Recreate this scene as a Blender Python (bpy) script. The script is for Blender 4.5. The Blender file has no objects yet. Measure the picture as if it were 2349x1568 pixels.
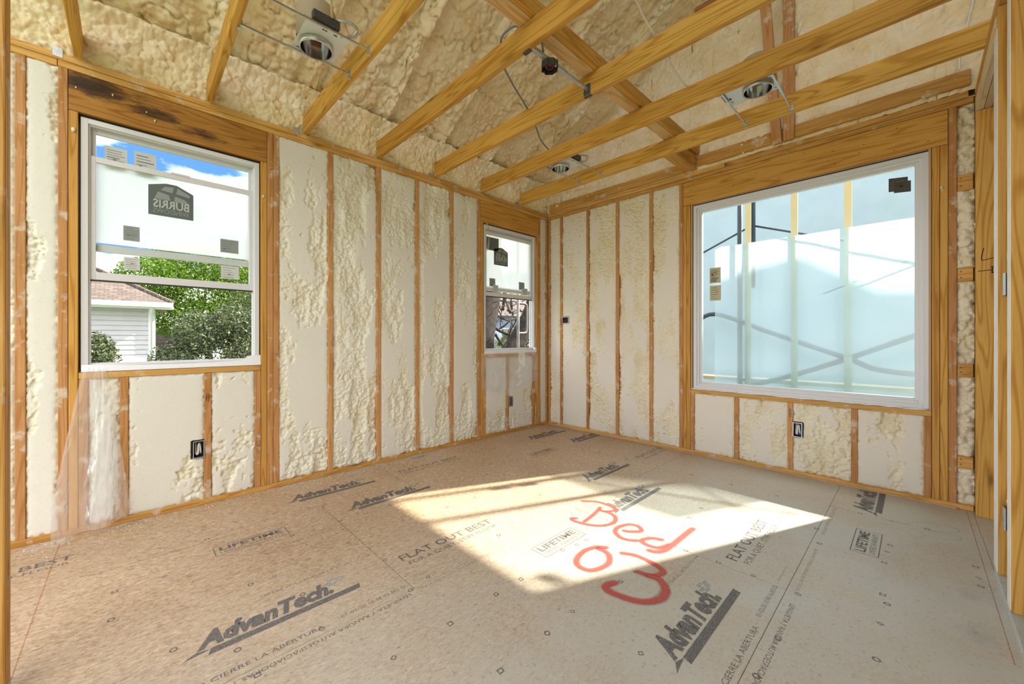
import bpy, bmesh, math, random
import numpy as np
from mathutils import Vector, Matrix

# ------------------------------------------------------------------ camera, sky, sun, exposure
scene = bpy.context.scene
COL = scene.collection
cam_d = bpy.data.cameras.new('camera')
cam_d.sensor_width = 36.0
cam_d.lens = 13.808
cam_d.shift_y = -10.0 / 2349.0
cam_d.clip_start = 0.02
cam_d.clip_end = 400
cam = bpy.data.objects.new('camera', cam_d)
COL.objects.link(cam)
cam.location = (3.409, -3.969, 1.145)
cam.rotation_euler = (math.pi / 2, 0, math.radians(45.892))
scene.camera = cam

scene.view_settings.view_transform = 'Standard'
scene.view_settings.look = 'None'
scene.view_settings.gamma = 1.0
scene.view_settings.use_curve_mapping = False
scene.view_settings.exposure = 1.28

world = bpy.data.worlds.new('sky')
scene.world = world
world.use_nodes = True
wn, wl = world.node_tree.nodes, world.node_tree.links
wn.clear()
w_out = wn.new('ShaderNodeOutputWorld')
w_bg = wn.new('ShaderNodeBackground')
w_tc = wn.new('ShaderNodeTexCoord')
w_map = wn.new('ShaderNodeMapping')
w_map.inputs['Scale'].default_value = (1.0, 1.0, 2.2)
w_map.inputs['Location'].default_value = (3.3, 0.1, 1.7)
w_noise = wn.new('ShaderNodeTexNoise')
w_noise.inputs['Scale'].default_value = 2.0
w_noise.inputs['Detail'].default_value = 8
w_noise.inputs['Roughness'].default_value = 0.55
w_ramp = wn.new('ShaderNodeValToRGB')
w_ramp.color_ramp.elements[0].position = 0.43
w_ramp.color_ramp.elements[0].color = (0.080, 0.205, 0.455, 1)
w_ramp.color_ramp.elements[1].position = 0.53
w_ramp.color_ramp.elements[1].color = (1.75, 1.73, 1.68, 1)
wl.new(w_tc.outputs['Generated'], w_map.inputs['Vector'])
wl.new(w_map.outputs['Vector'], w_noise.inputs['Vector'])
wl.new(w_noise.outputs['Fac'], w_ramp.inputs['Fac'])
wl.new(w_ramp.outputs['Color'], w_bg.inputs['Color'])
w_bg.inputs['Strength'].default_value = 1.0
wl.new(w_bg.outputs['Background'], w_out.inputs['Surface'])

SUN_DIR = Vector((-0.50, -1.15, -1.0)).normalized()
sun_d = bpy.data.lights.new('sun', 'SUN')
sun_d.energy = 6.6
sun_d.angle = math.radians(1.1)
sun_d.color = (1.0, 0.93, 0.82)
sun = bpy.data.objects.new('sun', sun_d)
COL.objects.link(sun)
sun.rotation_euler = SUN_DIR.to_track_quat('-Z', 'Y').to_euler()
sun.location = (8, 14, 16)

# ------------------------------------------------------------------ helpers
RNG = random.Random(7)


def link(o, parent=None):
    COL.objects.link(o)
    if parent is not None:
        o.parent = parent
    return o


def tag(o, label=None, cat=None, group=None, kind=None):
    if label:
        o['label'] = label
    if cat:
        o['category'] = cat
    if group:
        o['group'] = group
    if kind:
        o['kind'] = kind
    return o


def empty(name, loc=(0, 0, 0), parent=None):
    o = bpy.data.objects.new(name, None)
    o.empty_display_size = 0.1
    o.location = loc
    return link(o, parent)


def mesh(name, verts, faces, mat, parent=None, smooth=False):
    me = bpy.data.meshes.new(name)
    me.from_pydata(verts, [], faces)
    me.update()
    if mat is not None:
        me.materials.append(mat)
    if smooth:
        me.shade_smooth()
    o = bpy.data.objects.new(name, me)
    return link(o, parent)


def from_bm(name, bm, mat, parent=None, smooth=False):
    me = bpy.data.meshes.new(name)
    bmesh.ops.recalc_face_normals(bm, faces=bm.faces)
    bm.to_mesh(me)
    bm.free()
    if mat is not None:
        me.materials.append(mat)
    if smooth:
        me.shade_smooth()
    o = bpy.data.objects.new(name, me)
    return link(o, parent)


def set_grain(me, axis, off):
    n = len(me.vertices)
    co = np.empty(n * 3, np.float32)
    me.vertices.foreach_get('co', co)
    co = co.reshape(-1, 3)
    order = [axis] + [k for k in range(3) if k != axis]
    g = co[:, order] + np.array(off, np.float32)
    a = me.attributes.new('grain', 'FLOAT_VECTOR', 'POINT')
    a.data.foreach_set('vector', g.astype(np.float32).ravel())


def bm_box(bm, lo, hi, bev=0.0, mtx=None):
    c = [(a + b) / 2 for a, b in zip(lo, hi)]
    s = [max(1e-5, abs(b - a)) for a, b in zip(lo, hi)]
    r = bmesh.ops.create_cube(bm, size=1.0)
    vs = r['verts']
    for v in vs:
        v.co = Vector((v.co.x * s[0] + c[0], v.co.y * s[1] + c[1], v.co.z * s[2] + c[2]))
    if bev > 0:
        es = list({e for v in vs for e in v.link_edges})
        r = bmesh.ops.bevel(bm, geom=es, offset=min(bev, min(s) * 0.3), segments=2, profile=0.5, affect='EDGES')
        vs = r['verts']
        vs = list({v for f in r['faces'] for v in f.verts}) or vs
    if mtx is not None:
        for v in vs:
            v.co = mtx @ v.co
    return vs


def board(name, lo, hi, mat, parent=None, bev=0.003, axis=None, mtx=None, off=None):
    """one piece of timber between two corners; the grain runs along its length"""
    lo2 = [min(a, b) for a, b in zip(lo, hi)]
    hi2 = [max(a, b) for a, b in zip(lo, hi)]
    if axis is None:
        axis = max(range(3), key=lambda k: hi2[k] - lo2[k])
    bm = bmesh.new()
    bm_box(bm, lo2, hi2, bev)
    me = bpy.data.meshes.new(name)
    bm.to_mesh(me)
    bm.free()
    if off is None:
        off = (RNG.uniform(0, 50), RNG.uniform(0, 9), RNG.uniform(0, 9))
    set_grain(me, axis, off)
    me.materials.append(mat)
    o = bpy.data.objects.new(name, me)
    if mtx is not None:
        o.matrix_world = mtx
    return link(o, parent)


def solid(name, lo, hi, mat, parent=None, bev=0.0):
    bm = bmesh.new()
    bm_box(bm, lo, hi, bev)
    return from_bm(name, bm, mat, parent)


def tube(bm, pts, r, seg=8, cap=True):
    pts = [Vector(p) for p in pts]
    rs = r if isinstance(r, (list, tuple)) else [r] * len(pts)
    rings = []
    up = None
    for i, p in enumerate(pts):
        if i == 0:
            d = pts[1] - pts[0]
        elif i == len(pts) - 1:
            d = pts[-1] - pts[-2]
        else:
            d = pts[i + 1] - pts[i - 1]
        d.normalize()
        if up is None:
            up = d.orthogonal().normalized()
        else:
            up = (up - d * up.dot(d))
            up = up.normalized() if up.length > 1e-6 else d.orthogonal().normalized()
        side = d.cross(up)
        rings.append([bm.verts.new(p + (up * math.cos(2 * math.pi * k / seg) + side * math.sin(2 * math.pi * k / seg)) * rs[i]) for k in range(seg)])
    for a, b in zip(rings, rings[1:]):
        for k in range(seg):
            bm.faces.new((a[k], a[(k + 1) % seg], b[(k + 1) % seg], b[k]))
    if cap:
        bm.faces.new(rings[0][::-1])
        bm.faces.new(rings[-1])


def spline(pts, n=8):
    pts = [Vector(p) for p in pts]
    out = []
    for i in range(len(pts) - 1):
        p0 = pts[max(0, i - 1)]
        p1, p2 = pts[i], pts[i + 1]
        p3 = pts[min(len(pts) - 1, i + 2)]
        for k in range(n):
            t = k / n
            out.append(0.5 * ((2 * p1) + (p2 - p0) * t + (2 * p0 - 5 * p1 + 4 * p2 - p3) * t * t + (3 * p1 - p0 - 3 * p2 + p3) * t ** 3))
    out.append(pts[-1])
    return out


def lathe(bm, prof, seg=24, mtx=None):
    rings = []
    for r, z in prof:
        rings.append([bm.verts.new((mtx @ Vector((r * math.cos(2 * math.pi * k / seg), r * math.sin(2 * math.pi * k / seg), z))) if mtx else Vector((r * math.cos(2 * math.pi * k / seg), r * math.sin(2 * math.pi * k / seg), z))) for k in range(seg)])
    for a, b in zip(rings, rings[1:]):
        for k in range(seg):
            bm.faces.new((a[k], a[(k + 1) % seg], b[(k + 1) % seg], b[k]))
    return rings


# ------------------------------------------------------------------ numpy noise
def _hash(ix, iy, seed):
    h = (ix.astype(np.int64) * 374761393 + iy.astype(np.int64) * 668265263 + int(seed) * 974634777) & 0xFFFFFFFF
    h = ((h ^ (h >> 13)) * 1274126177) & 0xFFFFFFFF
    h = ((h ^ (h >> 16)) * 2246822519) & 0xFFFFFFFF
    return ((h ^ (h >> 15)) & 0xFFFFFF) / float(0xFFFFFF)


def vnoise(u, v, seed):
    iu, iv = np.floor(u), np.floor(v)
    fu, fv = u - iu, v - iv
    fu = fu * fu * fu * (fu * (fu * 6 - 15) + 10)
    fv = fv * fv * fv * (fv * (fv * 6 - 15) + 10)
    a, b = _hash(iu, iv, seed), _hash(iu + 1, iv, seed)
    c, d = _hash(iu, iv + 1, seed), _hash(iu + 1, iv + 1, seed)
    return (a + (b - a) * fu) * (1 - fv) + (c + (d - c) * fu) * fv


def fbm(u, v, seed, octv=3):
    s, amp, tot = 0, 1.0, 0.0
    for k in range(octv):
        s = s + amp * vnoise(u * 2 ** k, v * 2 ** k, seed + 31 * k)
        tot += amp
        amp *= 0.5
    return s / tot * 2 - 1


def worley(u, v, seed):
    """distance to the nearest point and that point's random value"""
    iu, iv = np.floor(u), np.floor(v)
    best = np.full(u.shape, 9.0)
    val = np.zeros(u.shape)
    for dx in (-1, 0, 1):
        for dy in (-1, 0, 1):
            cx_, cy_ = iu + dx, iv + dy
            px = cx_ + _hash(cx_, cy_, seed)
            py = cy_ + _hash(cx_, cy_, seed + 101)
            d = (u - px) ** 2 + (v - py) ** 2
            m = d < best
            best = np.where(m, d, best)
            val = np.where(m, _hash(cx_, cy_, seed + 202), val)
    return np.sqrt(best), val


def bumps(u, v, cell, seed, warp=0.35):
    """popcorn blobs of expanding foam, 0..1"""
    wu = u + cell * warp * fbm(u / (cell * 2.2), v / (cell * 2.2), seed + 5, 2)
    wv = v + cell * warp * fbm(u / (cell * 2.2) + 9, v / (cell * 2.2) + 4, seed + 6, 2)
    d, r = worley(wu / cell, wv / cell, seed)
    dome = np.sqrt(np.clip(1 - (d / 0.95) ** 2, 0, 1))
    return dome * (0.55 + 0.45 * r)


def foam_grid(name, origin, ud, vd, nd, w, h, res, seed, fn, mat, parent):
    """a sheet of foam over w x h; fn(u, v) gives the height along nd and the shaved mask"""
    nu, nv = max(2, int(round(w / res)) + 1), max(2, int(round(h / res)) + 1)
    u, v = np.meshgrid(np.linspace(0, w, nu), np.linspace(0, h, nv), indexing='ij')
    hgt, shaved, du, dv = fn(u, v)
    O, U, V, N = (np.array(a, float) for a in (origin, ud, vd, nd))
    P = O + (u + du)[..., None] * U + (v + dv)[..., None] * V + hgt[..., None] * N
    verts = P.reshape(-1, 3).astype(np.float32)
    i, j = np.meshgrid(np.arange(nu - 1), np.arange(nv - 1), indexing='ij')
    a = (i * nv + j).ravel()
    quads = np.stack([a, a + nv, a + nv + 1, a + 1], 1)
    if np.dot(np.cross(U, V), N) < 0:
        quads = quads[:, ::-1]
    me = bpy.data.meshes.new(name)
    me.vertices.add(len(verts))
    me.vertices.foreach_set('co', verts.ravel())
    nf = len(quads)
    me.loops.add(nf * 4)
    me.loops.foreach_set('vertex_index', quads.astype(np.int32).ravel())
    me.polygons.add(nf)
    me.polygons.foreach_set('loop_start', np.arange(0, nf * 4, 4, dtype=np.int32))
    me.polygons.foreach_set('use_smooth', np.ones(nf, dtype=bool))
    me.update(calc_edges=True)
    at = me.attributes.new('shaved', 'FLOAT', 'POINT')
    at.data.foreach_set('value', shaved.astype(np.float32).ravel())
    me.materials.append(mat)
    o = bpy.data.objects.new(name, me)
    return link(o, parent)


# ------------------------------------------------------------------ materials
M = {}


def new_mat(name):
    m = bpy.data.materials.new(name)
    m.use_nodes = True
    nt = m.node_tree
    b = nt.nodes['Principled BSDF']
    M[name] = m
    return m, nt, b


def N(nt, kind, **kw):
    n = nt.nodes.new('ShaderNode' + kind)
    for k, v in kw.items():
        if k in n.inputs:
            n.inputs[k].default_value = v
        else:
            setattr(n, k, v)
    return n


def ramp(nt, stops, fac=None):
    r = nt.nodes.new('ShaderNodeValToRGB')
    e = r.color_ramp.elements
    while len(e) < len(stops):
        e.new(0.5)
    for el, (p, c) in zip(e, stops):
        el.position = p
        el.color = (*c, 1) if len(c) == 3 else c
    if fac is not None:
        nt.links.new(fac, r.inputs['Fac'])
    return r


def mixc(nt, fac, a, b, mode='MIX'):
    m = nt.nodes.new('ShaderNodeMix')
    m.data_type = 'RGBA'
    m.blend_type = mode
    for sock, val in ((m.inputs[0], fac), (m.inputs[6], a), (m.inputs[7], b)):
        if hasattr(val, 'is_linked'):
            nt.links.new(val, sock)
        elif isinstance(val, (int, float)):
            sock.default_value = val
        else:
            sock.default_value = (*val, 1)
    return m.outputs[2]


def plain(name, col, rough=0.6, metal=0.0, bump=0.0, bscale=60, var=0.0):
    m, nt, b = new_mat(name)
    b.inputs['Base Color'].default_value = (*col, 1)
    b.inputs['Roughness'].default_value = rough
    b.inputs['Metallic'].default_value = metal
    if var or bump:
        tc = N(nt, 'TexCoord')
        nz = N(nt, 'TexNoise', Scale=bscale, Detail=4.0)
        nt.links.new(tc.outputs['Object'], nz.inputs['Vector'])
        if var:
            r = ramp(nt, [(0.3, tuple(c * (1 - var) for c in col)), (0.7, tuple(min(1, c * (1 + var)) for c in col))], nz.outputs['Fac'])
            nt.links.new(r.outputs['Color'], b.inputs['Base Color'])
        if bump:
            bp = N(nt, 'Bump', Strength=bump, Distance=0.002)
            nt.links.new(nz.outputs['Fac'], bp.inputs['Height'])
            nt.links.new(bp.outputs['Normal'], b.inputs['Normal'])
    return m


def wood(name, light, mid, dark, rings=1.0, smear=0.0, knots=1.0, stain=None):
    """sawn pine: growth rings along the board, fine fibres, knots, optional foam smears"""
    m, nt, b = new_mat(name)
    L = nt.links.new
    at = N(nt, 'Attribute', attribute_name='grain')
    oi = N(nt, 'ObjectInfo')
    # rings
    mp = N(nt, 'Mapping')
    mp.inputs['Scale'].default_value = (0.55, 9.0, 9.0)
    L(at.outputs['Vector'], mp.inputs['Vector'])
    n1 = N(nt, 'TexNoise', Scale=1.0, Detail=2.0, Roughness=0.45, Distortion=0.3)
    L(mp.outputs['Vector'], n1.inputs['Vector'])
    mul = N(nt, 'Math', operation='MULTIPLY')
    mul.inputs[1].default_value = 24.0 * rings
    L(n1.outputs['Fac'], mul.inputs[0])
    sn = N(nt, 'Math', operation='SINE')
    m2 = N(nt, 'Math', operation='MULTIPLY')
    m2.inputs[1].default_value = 3.2
    L(mul.outputs[0], m2.inputs[0])
    L(m2.outputs[0], sn.inputs[0])
    mr = N(nt, 'MapRange')
    mr.inputs['From Min'].default_value = -1
    mr.inputs['From Max'].default_value = 1
    L(sn.outputs[0], mr.inputs['Value'])
    r1 = ramp(nt, [(0.0, light), (0.60, light), (0.86, mid), (1.0, tuple(0.62 * a + 0.38 * c_ for a, c_ in zip(mid, dark)))], mr.outputs['Result'])
    # fibres
    mp2 = N(nt, 'Mapping')
    mp2.inputs['Scale'].default_value = (5.0, 220.0, 220.0)
    L(at.outputs['Vector'], mp2.inputs['Vector'])
    n2 = N(nt, 'TexNoise', Scale=1.0, Detail=3.0)
    L(mp2.outputs['Vector'], n2.inputs['Vector'])
    r2 = ramp(nt, [(0.25, (0.78, 0.75, 0.70)), (0.65, (1, 1, 1))], n2.outputs['Fac'])
    c = mixc(nt, 0.75, r1.outputs['Color'], r2.outputs['Color'], 'MULTIPLY')
    # broad tone changes along the board and from board to board
    mp3 = N(nt, 'Mapping')
    mp3.inputs['Scale'].default_value = (1.2, 6.0, 6.0)
    L(at.outputs['Vector'], mp3.inputs['Vector'])
    n3 = N(nt, 'TexNoise', Scale=1.0, Detail=2.0)
    L(mp3.outputs['Vector'], n3.inputs['Vector'])
    r3 = ramp(nt, [(0.3, (0.88, 0.83, 0.77)), (0.7, (1.08, 1.06, 1.04))], n3.outputs['Fac'])
    c = mixc(nt, 0.8, c, r3.outputs['Color'], 'MULTIPLY')
    r4 = ramp(nt, [(0.0, (0.88, 0.80, 0.72)), (1.0, (1.08, 1.08, 1.08))], oi.outputs['Random'])
    c = mixc(nt, 1.0, c, r4.outputs['Color'], 'MULTIPLY')
    if knots:
        mp4 = N(nt, 'Mapping')
        mp4.inputs['Scale'].default_value = (2.2, 8.0, 8.0)
        L(at.outputs['Vector'], mp4.inputs['Vector'])
        vo = N(nt, 'TexVoronoi', Scale=1.0)
        L(mp4.outputs['Vector'], vo.inputs['Vector'])
        sep = N(nt, 'SeparateColor')
        L(vo.outputs['Color'], sep.inputs['Color'])
        gate = N(nt, 'Math', operation='GREATER_THAN')
        gate.inputs[1].default_value = 0.62
        L(sep.outputs[0], gate.inputs[0])
        kr = ramp(nt, [(0.05, (1, 1, 1)), (0.13, (0.25, 0.25, 0.25)), (0.22, (0, 0, 0))], vo.outputs['Distance'])
        kf = N(nt, 'Math', operation='MULTIPLY')
        L(kr.outputs['Color'], kf.inputs[0])
        L(gate.outputs[0], kf.inputs[1])
        c = mixc(nt, kf.outputs[0], c, tuple(x * 0.35 for x in dark))
    if stain:
        # mould on the raw board: blotches with a shape of their own
        mp5 = N(nt, 'Mapping')
        mp5.inputs['Scale'].default_value = (9.0, 55.0, 55.0)
        L(at.outputs['Vector'], mp5.inputs['Vector'])
        n5 = N(nt, 'TexNoise', Scale=1.0, Detail=6.0, Roughness=0.8)
        L(mp5.outputs['Vector'], n5.inputs['Vector'])
        sx = N(nt, 'SeparateXYZ')
        L(at.outputs['Vector'], sx.inputs['Vector'])
        tot = None
        for (ax, az, rx, rz, amt) in stain:
            a1 = N(nt, 'Math', operation='SUBTRACT'); a1.inputs[1].default_value = ax
            L(sx.outputs['X'], a1.inputs[0])
            a2 = N(nt, 'Math', operation='DIVIDE'); a2.inputs[1].default_value = rx
            L(a1.outputs[0], a2.inputs[0])
            a3 = N(nt, 'Math', operation='MULTIPLY'); L(a2.outputs[0], a3.inputs[0]); L(a2.outputs[0], a3.inputs[1])
            b1 = N(nt, 'Math', operation='SUBTRACT'); b1.inputs[1].default_value = az
            L(sx.outputs['Z'], b1.inputs[0])
            b2 = N(nt, 'Math', operation='DIVIDE'); b2.inputs[1].default_value = rz
            L(b1.outputs[0], b2.inputs[0])
            b3 = N(nt, 'Math', operation='MULTIPLY'); L(b2.outputs[0], b3.inputs[0]); L(b2.outputs[0], b3.inputs[1])
            ss = N(nt, 'Math', operation='ADD'); L(a3.outputs[0], ss.inputs[0]); L(b3.outputs[0], ss.inputs[1])
            inv = N(nt, 'MapRange'); inv.inputs['From Min'].default_value = 1.0; inv.inputs['From Max'].default_value = 0.0
            inv.inputs['To Max'].default_value = amt
            L(ss.outputs[0], inv.inputs['Value'])
            if tot is None:
                tot = inv.outputs['Result']
            else:
                mx = N(nt, 'Math', operation='MAXIMUM'); L(tot, mx.inputs[0]); L(inv.outputs['Result'], mx.inputs[1]); tot = mx.outputs[0]
        ad = N(nt, 'Math', operation='ADD'); L(tot, ad.inputs[0]); L(n5.outputs['Fac'], ad.inputs[1])
        sr = ramp(nt, [(0.0, (0, 0, 0)), (0.62, (0, 0, 0)), (0.82, (0.8, 0.8, 0.8)), (1.0, (0.95, 0.95, 0.95))], ad.outputs[0])
        c = mixc(nt, sr.outputs['Color'], c, (0.030, 0.018, 0.012))
    if smear:
        tc = N(nt, 'TexCoord')
        n6 = N(nt, 'TexNoise', Scale=9.0, Detail=5.0, Roughness=0.6)
        L(tc.outputs['Object'], n6.inputs['Vector'])
        r6 = ramp(nt, [(0.60 - smear, (0, 0, 0)), (0.72 - smear, (0.75, 0.75, 0.75))], n6.outputs['Fac'])
        c = mixc(nt, r6.outputs['Color'], c, (0.70, 0.62, 0.50))
    L(c, b.inputs['Base Color'])
    b.inputs['Roughness'].default_value = 0.62
    b.inputs['Specular IOR Level'].default_value = 0.25
    bp = N(nt, 'Bump', Strength=0.25, Distance=0.001)
    L(n2.outputs['Fac'], bp.inputs['Height'])
    L(bp.outputs['Normal'], b.inputs['Normal'])
    return m


def foam_mat(name, skin, deep, cut):
    m, nt, b = new_mat(name)
    L = nt.links.new
    tc = N(nt, 'TexCoord')
    at = N(nt, 'Attribute', attribute_name='shaved')
    n1 = N(nt, 'TexNoise', Scale=5.0, Detail=4.0)
    L(tc.outputs['Object'], n1.inputs['Vector'])
    r1 = ramp(nt, [(0.35, deep), (0.65, skin)], n1.outputs['Fac'])
    n2 = N(nt, 'TexNoise', Scale=55.0, Detail=5.0, Roughness=0.65)
    L(tc.outputs['Object'], n2.inputs['Vector'])
    r2 = ramp(nt, [(0.25, (0.80, 0.76, 0.66)), (0.45, (1, 1, 1))], n2.outputs['Fac'])
    c1 = mixc(nt, 0.5, r1.outputs['Color'], r2.outputs['Color'], 'MULTIPLY')
    c2 = mixc(nt, 0.35, cut, r2.outputs['Color'], 'MULTIPLY')
    c = mixc(nt, at.outputs['Fac'], c1, c2)
    L(c, b.inputs['Base Color'])
    b.inputs['Roughness'].default_value = 0.7
    b.inputs['Specular IOR Level'].default_value = 0.3
    n3 = N(nt, 'TexNoise', Scale=140.0, Detail=3.0, Roughness=0.6)
    L(tc.outputs['Object'], n3.inputs['Vector'])
    bp = N(nt, 'Bump', Strength=0.35, Distance=0.003)
    L(n3.outputs['Fac'], bp.inputs['Height'])
    L(bp.outputs['Normal'], b.inputs['Normal'])
    return m


def see_through(name, col, amount, back=0.35, gloss=0.06, grough=0.15):
    """film or glass: part of the light goes straight on, the rest is scattered"""
    m = bpy.data.materials.new(name)
    m.use_nodes = True
    nt = m.node_tree
    nt.nodes.clear()
    L = nt.links.new
    out = N(nt, 'OutputMaterial')
    tr = N(nt, 'BsdfTransparent')
    tr.inputs['Color'].default_value = (*col, 1)
    last = tr.outputs[0]
    if amount < 1:
        tl = N(nt, 'BsdfTranslucent')
        tl.inputs['Color'].default_value = (*col, 1)
        df = N(nt, 'BsdfDiffuse')
        df.inputs['Color'].default_value = (*col, 1)
        md = N(nt, 'MixShader', Fac=back)
        L(tl.outputs[0], md.inputs[1]); L(df.outputs[0], md.inputs[2])
        mx = N(nt, 'MixShader', Fac=1 - amount)
        L(last, mx.inputs[1]); L(md.outputs[0], mx.inputs[2])
        last = mx.outputs[0]
    gl = N(nt, 'BsdfGlossy', Roughness=grough)
    fr = N(nt, 'LayerWeight', Blend=0.25)
    mm = N(nt, 'Math', operation='MULTIPLY')
    mm.inputs[1].default_value = gloss * 6
    L(fr.outputs['Fresnel'], mm.inputs[0])
    m2 = N(nt, 'MixShader')
    L(mm.outputs[0], m2.inputs[0]); L(last, m2.inputs[1]); L(gl.outputs[0], m2.inputs[2])
    L(m2.outputs[0], out.inputs['Surface'])
    M[name] = m
    return m


wood('stud_wood', (0.62, 0.345, 0.145), (0.565, 0.29, 0.10), (0.42, 0.19, 0.055), smear=0.04)
wood('joist_wood', (0.71, 0.42, 0.095), (0.62, 0.33, 0.056), (0.38, 0.165, 0.02), rings=1.1)
wood('plate_wood', (0.69, 0.42, 0.13), (0.62, 0.35, 0.09), (0.44, 0.21, 0.05), smear=0.01)
wood('header_wood', (0.70, 0.41, 0.105), (0.62, 0.33, 0.066), (0.38, 0.165, 0.025), rings=0.9)
wood('pale_wood', (0.84, 0.74, 0.57), (0.78, 0.66, 0.47), (0.58, 0.44, 0.26), rings=1.2, knots=0)
wood('dark_wood', (0.33, 0.15, 0.05), (0.26, 0.11, 0.035), (0.16, 0.06, 0.02))
wood('mouldy_wood', (0.46, 0.235, 0.05), (0.38, 0.175, 0.032), (0.22, 0.09, 0.014), rings=1.4,
     stain=[(0.10, 0.170, 0.20, 0.080, 0.50), (0.38, 0.115, 0.17, 0.055, 0.42), (0.62, 0.07, 0.20, 0.05, 0.28), (0.3, 0.17, 0.4, 0.14, 0.16)])
foam_mat('foam_wall', (0.87, 0.80, 0.62), (0.80, 0.70, 0.48), (0.81, 0.755, 0.645))
foam_mat('foam_pale', (0.86, 0.825, 0.69), (0.80, 0.745, 0.57), (0.785, 0.76, 0.67))
wood('bright_wood', (0.80, 0.58, 0.31), (0.73, 0.49, 0.22), (0.52, 0.29, 0.10))
foam_mat('foam_roof', (0.89, 0.785, 0.56), (0.82, 0.66, 0.39), (0.80, 0.72, 0.55))
plain('vinyl', (0.72, 0.72, 0.73), 0.35)
plain('gasket', (0.03, 0.03, 0.035), 0.6)
plain('tape_black', (0.02, 0.02, 0.022), 0.7)
plain('sheathing', (0.34, 0.24, 0.13), 0.8, var=0.15, bscale=25)
plain('steel', (0.62, 0.62, 0.62), 0.35, 1.0, var=0.1, bscale=40)
plain('dark_steel', (0.10, 0.10, 0.105), 0.45, 0.6)
plain('reflector', (0.75, 0.75, 0.77), 0.12, 1.0)
plain('galvanised', (0.55, 0.58, 0.60), 0.45, 0.9, var=0.15, bscale=30)
plain('box_blue', (0.05, 0.06, 0.085), 0.5)
plain('cable_white', (0.82, 0.80, 0.74), 0.45)
plain('cable_grey', (0.20, 0.22, 0.25), 0.5)
plain('cable_yellow', (0.62, 0.50, 0.25), 0.5)
plain('wire_red', (0.30, 0.05, 0.04), 0.5)
plain('ink_black', (0.015, 0.015, 0.02), 0.8)
see_through('glass', (0.97, 0.985, 0.975), 1.0, gloss=0.05, grough=0.02)
see_through('film_white', (1.0, 0.985, 0.975), 0.30, back=0.03, gloss=0.03)
see_through('poly_sheet', (0.97, 0.98, 1.0), 0.62, gloss=0.12, grough=0.18)
# ------------------------------------------------------------------ room shell: timber walls
ZT = 2.771          # top of the double top plate
ZP = 2.695          # underside of the top plates
DEP = 0.100         # stud depth
SW = 0.038


def wall_shell(name, boxes, mat='sheathing'):
    bm = bmesh.new()
    for lo, hi in boxes:
        bm_box(bm, lo, hi)
    o = from_bm(name, bm, M[mat])
    tag(o, kind='structure')
    return o


wall_left = wall_shell('wall_left', [((-0.125, -4.95, -0.25), (-0.102, -4.19, ZT)), ((-0.125, -4.19, -0.25), (-0.102, -3.27, 0.94)),
                                     ((-0.125, -4.19, 2.455), (-0.102, -3.27, ZT)), ((-0.125, -3.27, -0.25), (-0.102, -1.10, ZT)),
                                     ((-0.125, -1.10, -0.25), (-0.102, -0.22, 0.955)), ((-0.125, -1.10, 2.445), (-0.102, -0.22, ZT)),
                                     ((-0.125, -0.22, -0.25), (-0.102, 0.125, ZT))])
tag(wall_left, 'stud wall filled with cream spray foam on the left, two windows')
wall_right = wall_shell('wall_right', [((-0.102, 0.102, -0.25), (1.86, 0.125, ZT)), ((1.86, 0.102, -0.25), (3.475, 0.125, 0.64)),
                                       ((1.86, 0.102, 2.45), (3.475, 0.125, ZT)), ((3.475, 0.102, -0.25), (7.4, 0.125, ZT))])
tag(wall_right, 'stud wall filled with cream spray foam around the large picture window')


def stud_L(y0, y1, z0, z1, mat='stud_wood', name='stud', x1=0.0):
    return board(name, (-DEP, y0, z0), (x1, y1, z1), M[mat], wall_left, axis=2)


def stud_R(x0, x1, z0, z1, mat='stud_wood', name='stud', y0=0.0):
    return board(name, (x0, y0, z0), (x1, DEP, z1), M[mat], wall_right, axis=2)


# left wall
board('bottom_plate', (-DEP, -4.93, 0), (0.0, 0.0, 0.038), M['plate_wood'], wall_left)
board('top_plate', (-DEP, -4.27, ZP), (0.0, 0.0, ZP + 0.037), M['plate_wood'], wall_left)
board('top_plate', (-DEP, -4.93, ZP), (0.0, -4.272, ZP + 0.037), M['plate_wood'], wall_left)
board('top_plate', (-DEP, -3.03, ZP + 0.039), (0.001, 0.0, ZT), M['plate_wood'], wall_left)
board('top_plate', (-DEP, -4.93, ZP + 0.039), (0.001, -3.032, ZT), M['plate_wood'], wall_left)
for y0, y1 in [(-4.83, -4.792), (-4.424, -4.386), (-4.27, -4.232), (-3.233, -3.195), (-3.193, -3.155), (-2.792, -2.754), (-2.369, -2.331),
               (-1.974, -1.936), (-1.562, -1.524), (-1.196, -1.155), (-0.187, -0.149), (-0.034, -0.001)]:
    stud_L(y0, y1, 0.038, ZP)
for y0, y1 in [(-4.230, -4.192), (-3.273, -3.235)]:
    stud_L(y0, y1, 0.038, 2.462, 'header_wood', 'jack_stud')
for y0, y1 in [(-1.153, -1.115), (-0.226, -0.189)]:
    stud_L(y0, y1, 0.038, 2.448, 'header_wood', 'jack_stud')
board('header', (-DEP, -4.230, 2.464), (-0.001, -3.235, 2.692), M['mouldy_wood'], wall_left, off=(4.230, 0.0, -2.464))
board('header', (-DEP, -1.153, 2.450), (-0.001, -0.189, 2.692), M['header_wood'], wall_left)
board('sill_plate', (-DEP, -4.190, 0.903), (0.002, -3.275, 0.940), M['plate_wood'], wall_left)
board('sill_plate', (-DEP, -1.113, 0.918), (0.002, -0.228, 0.955), M['plate_wood'], wall_left)
for y0, y1 in [(-4.190, -4.152), (-4.020, -3.982), (-3.608, -3.570), (-3.312, -3.275)]:
    stud_L(y0, y1, 0.038, 0.902, name='cripple_stud')
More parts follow.
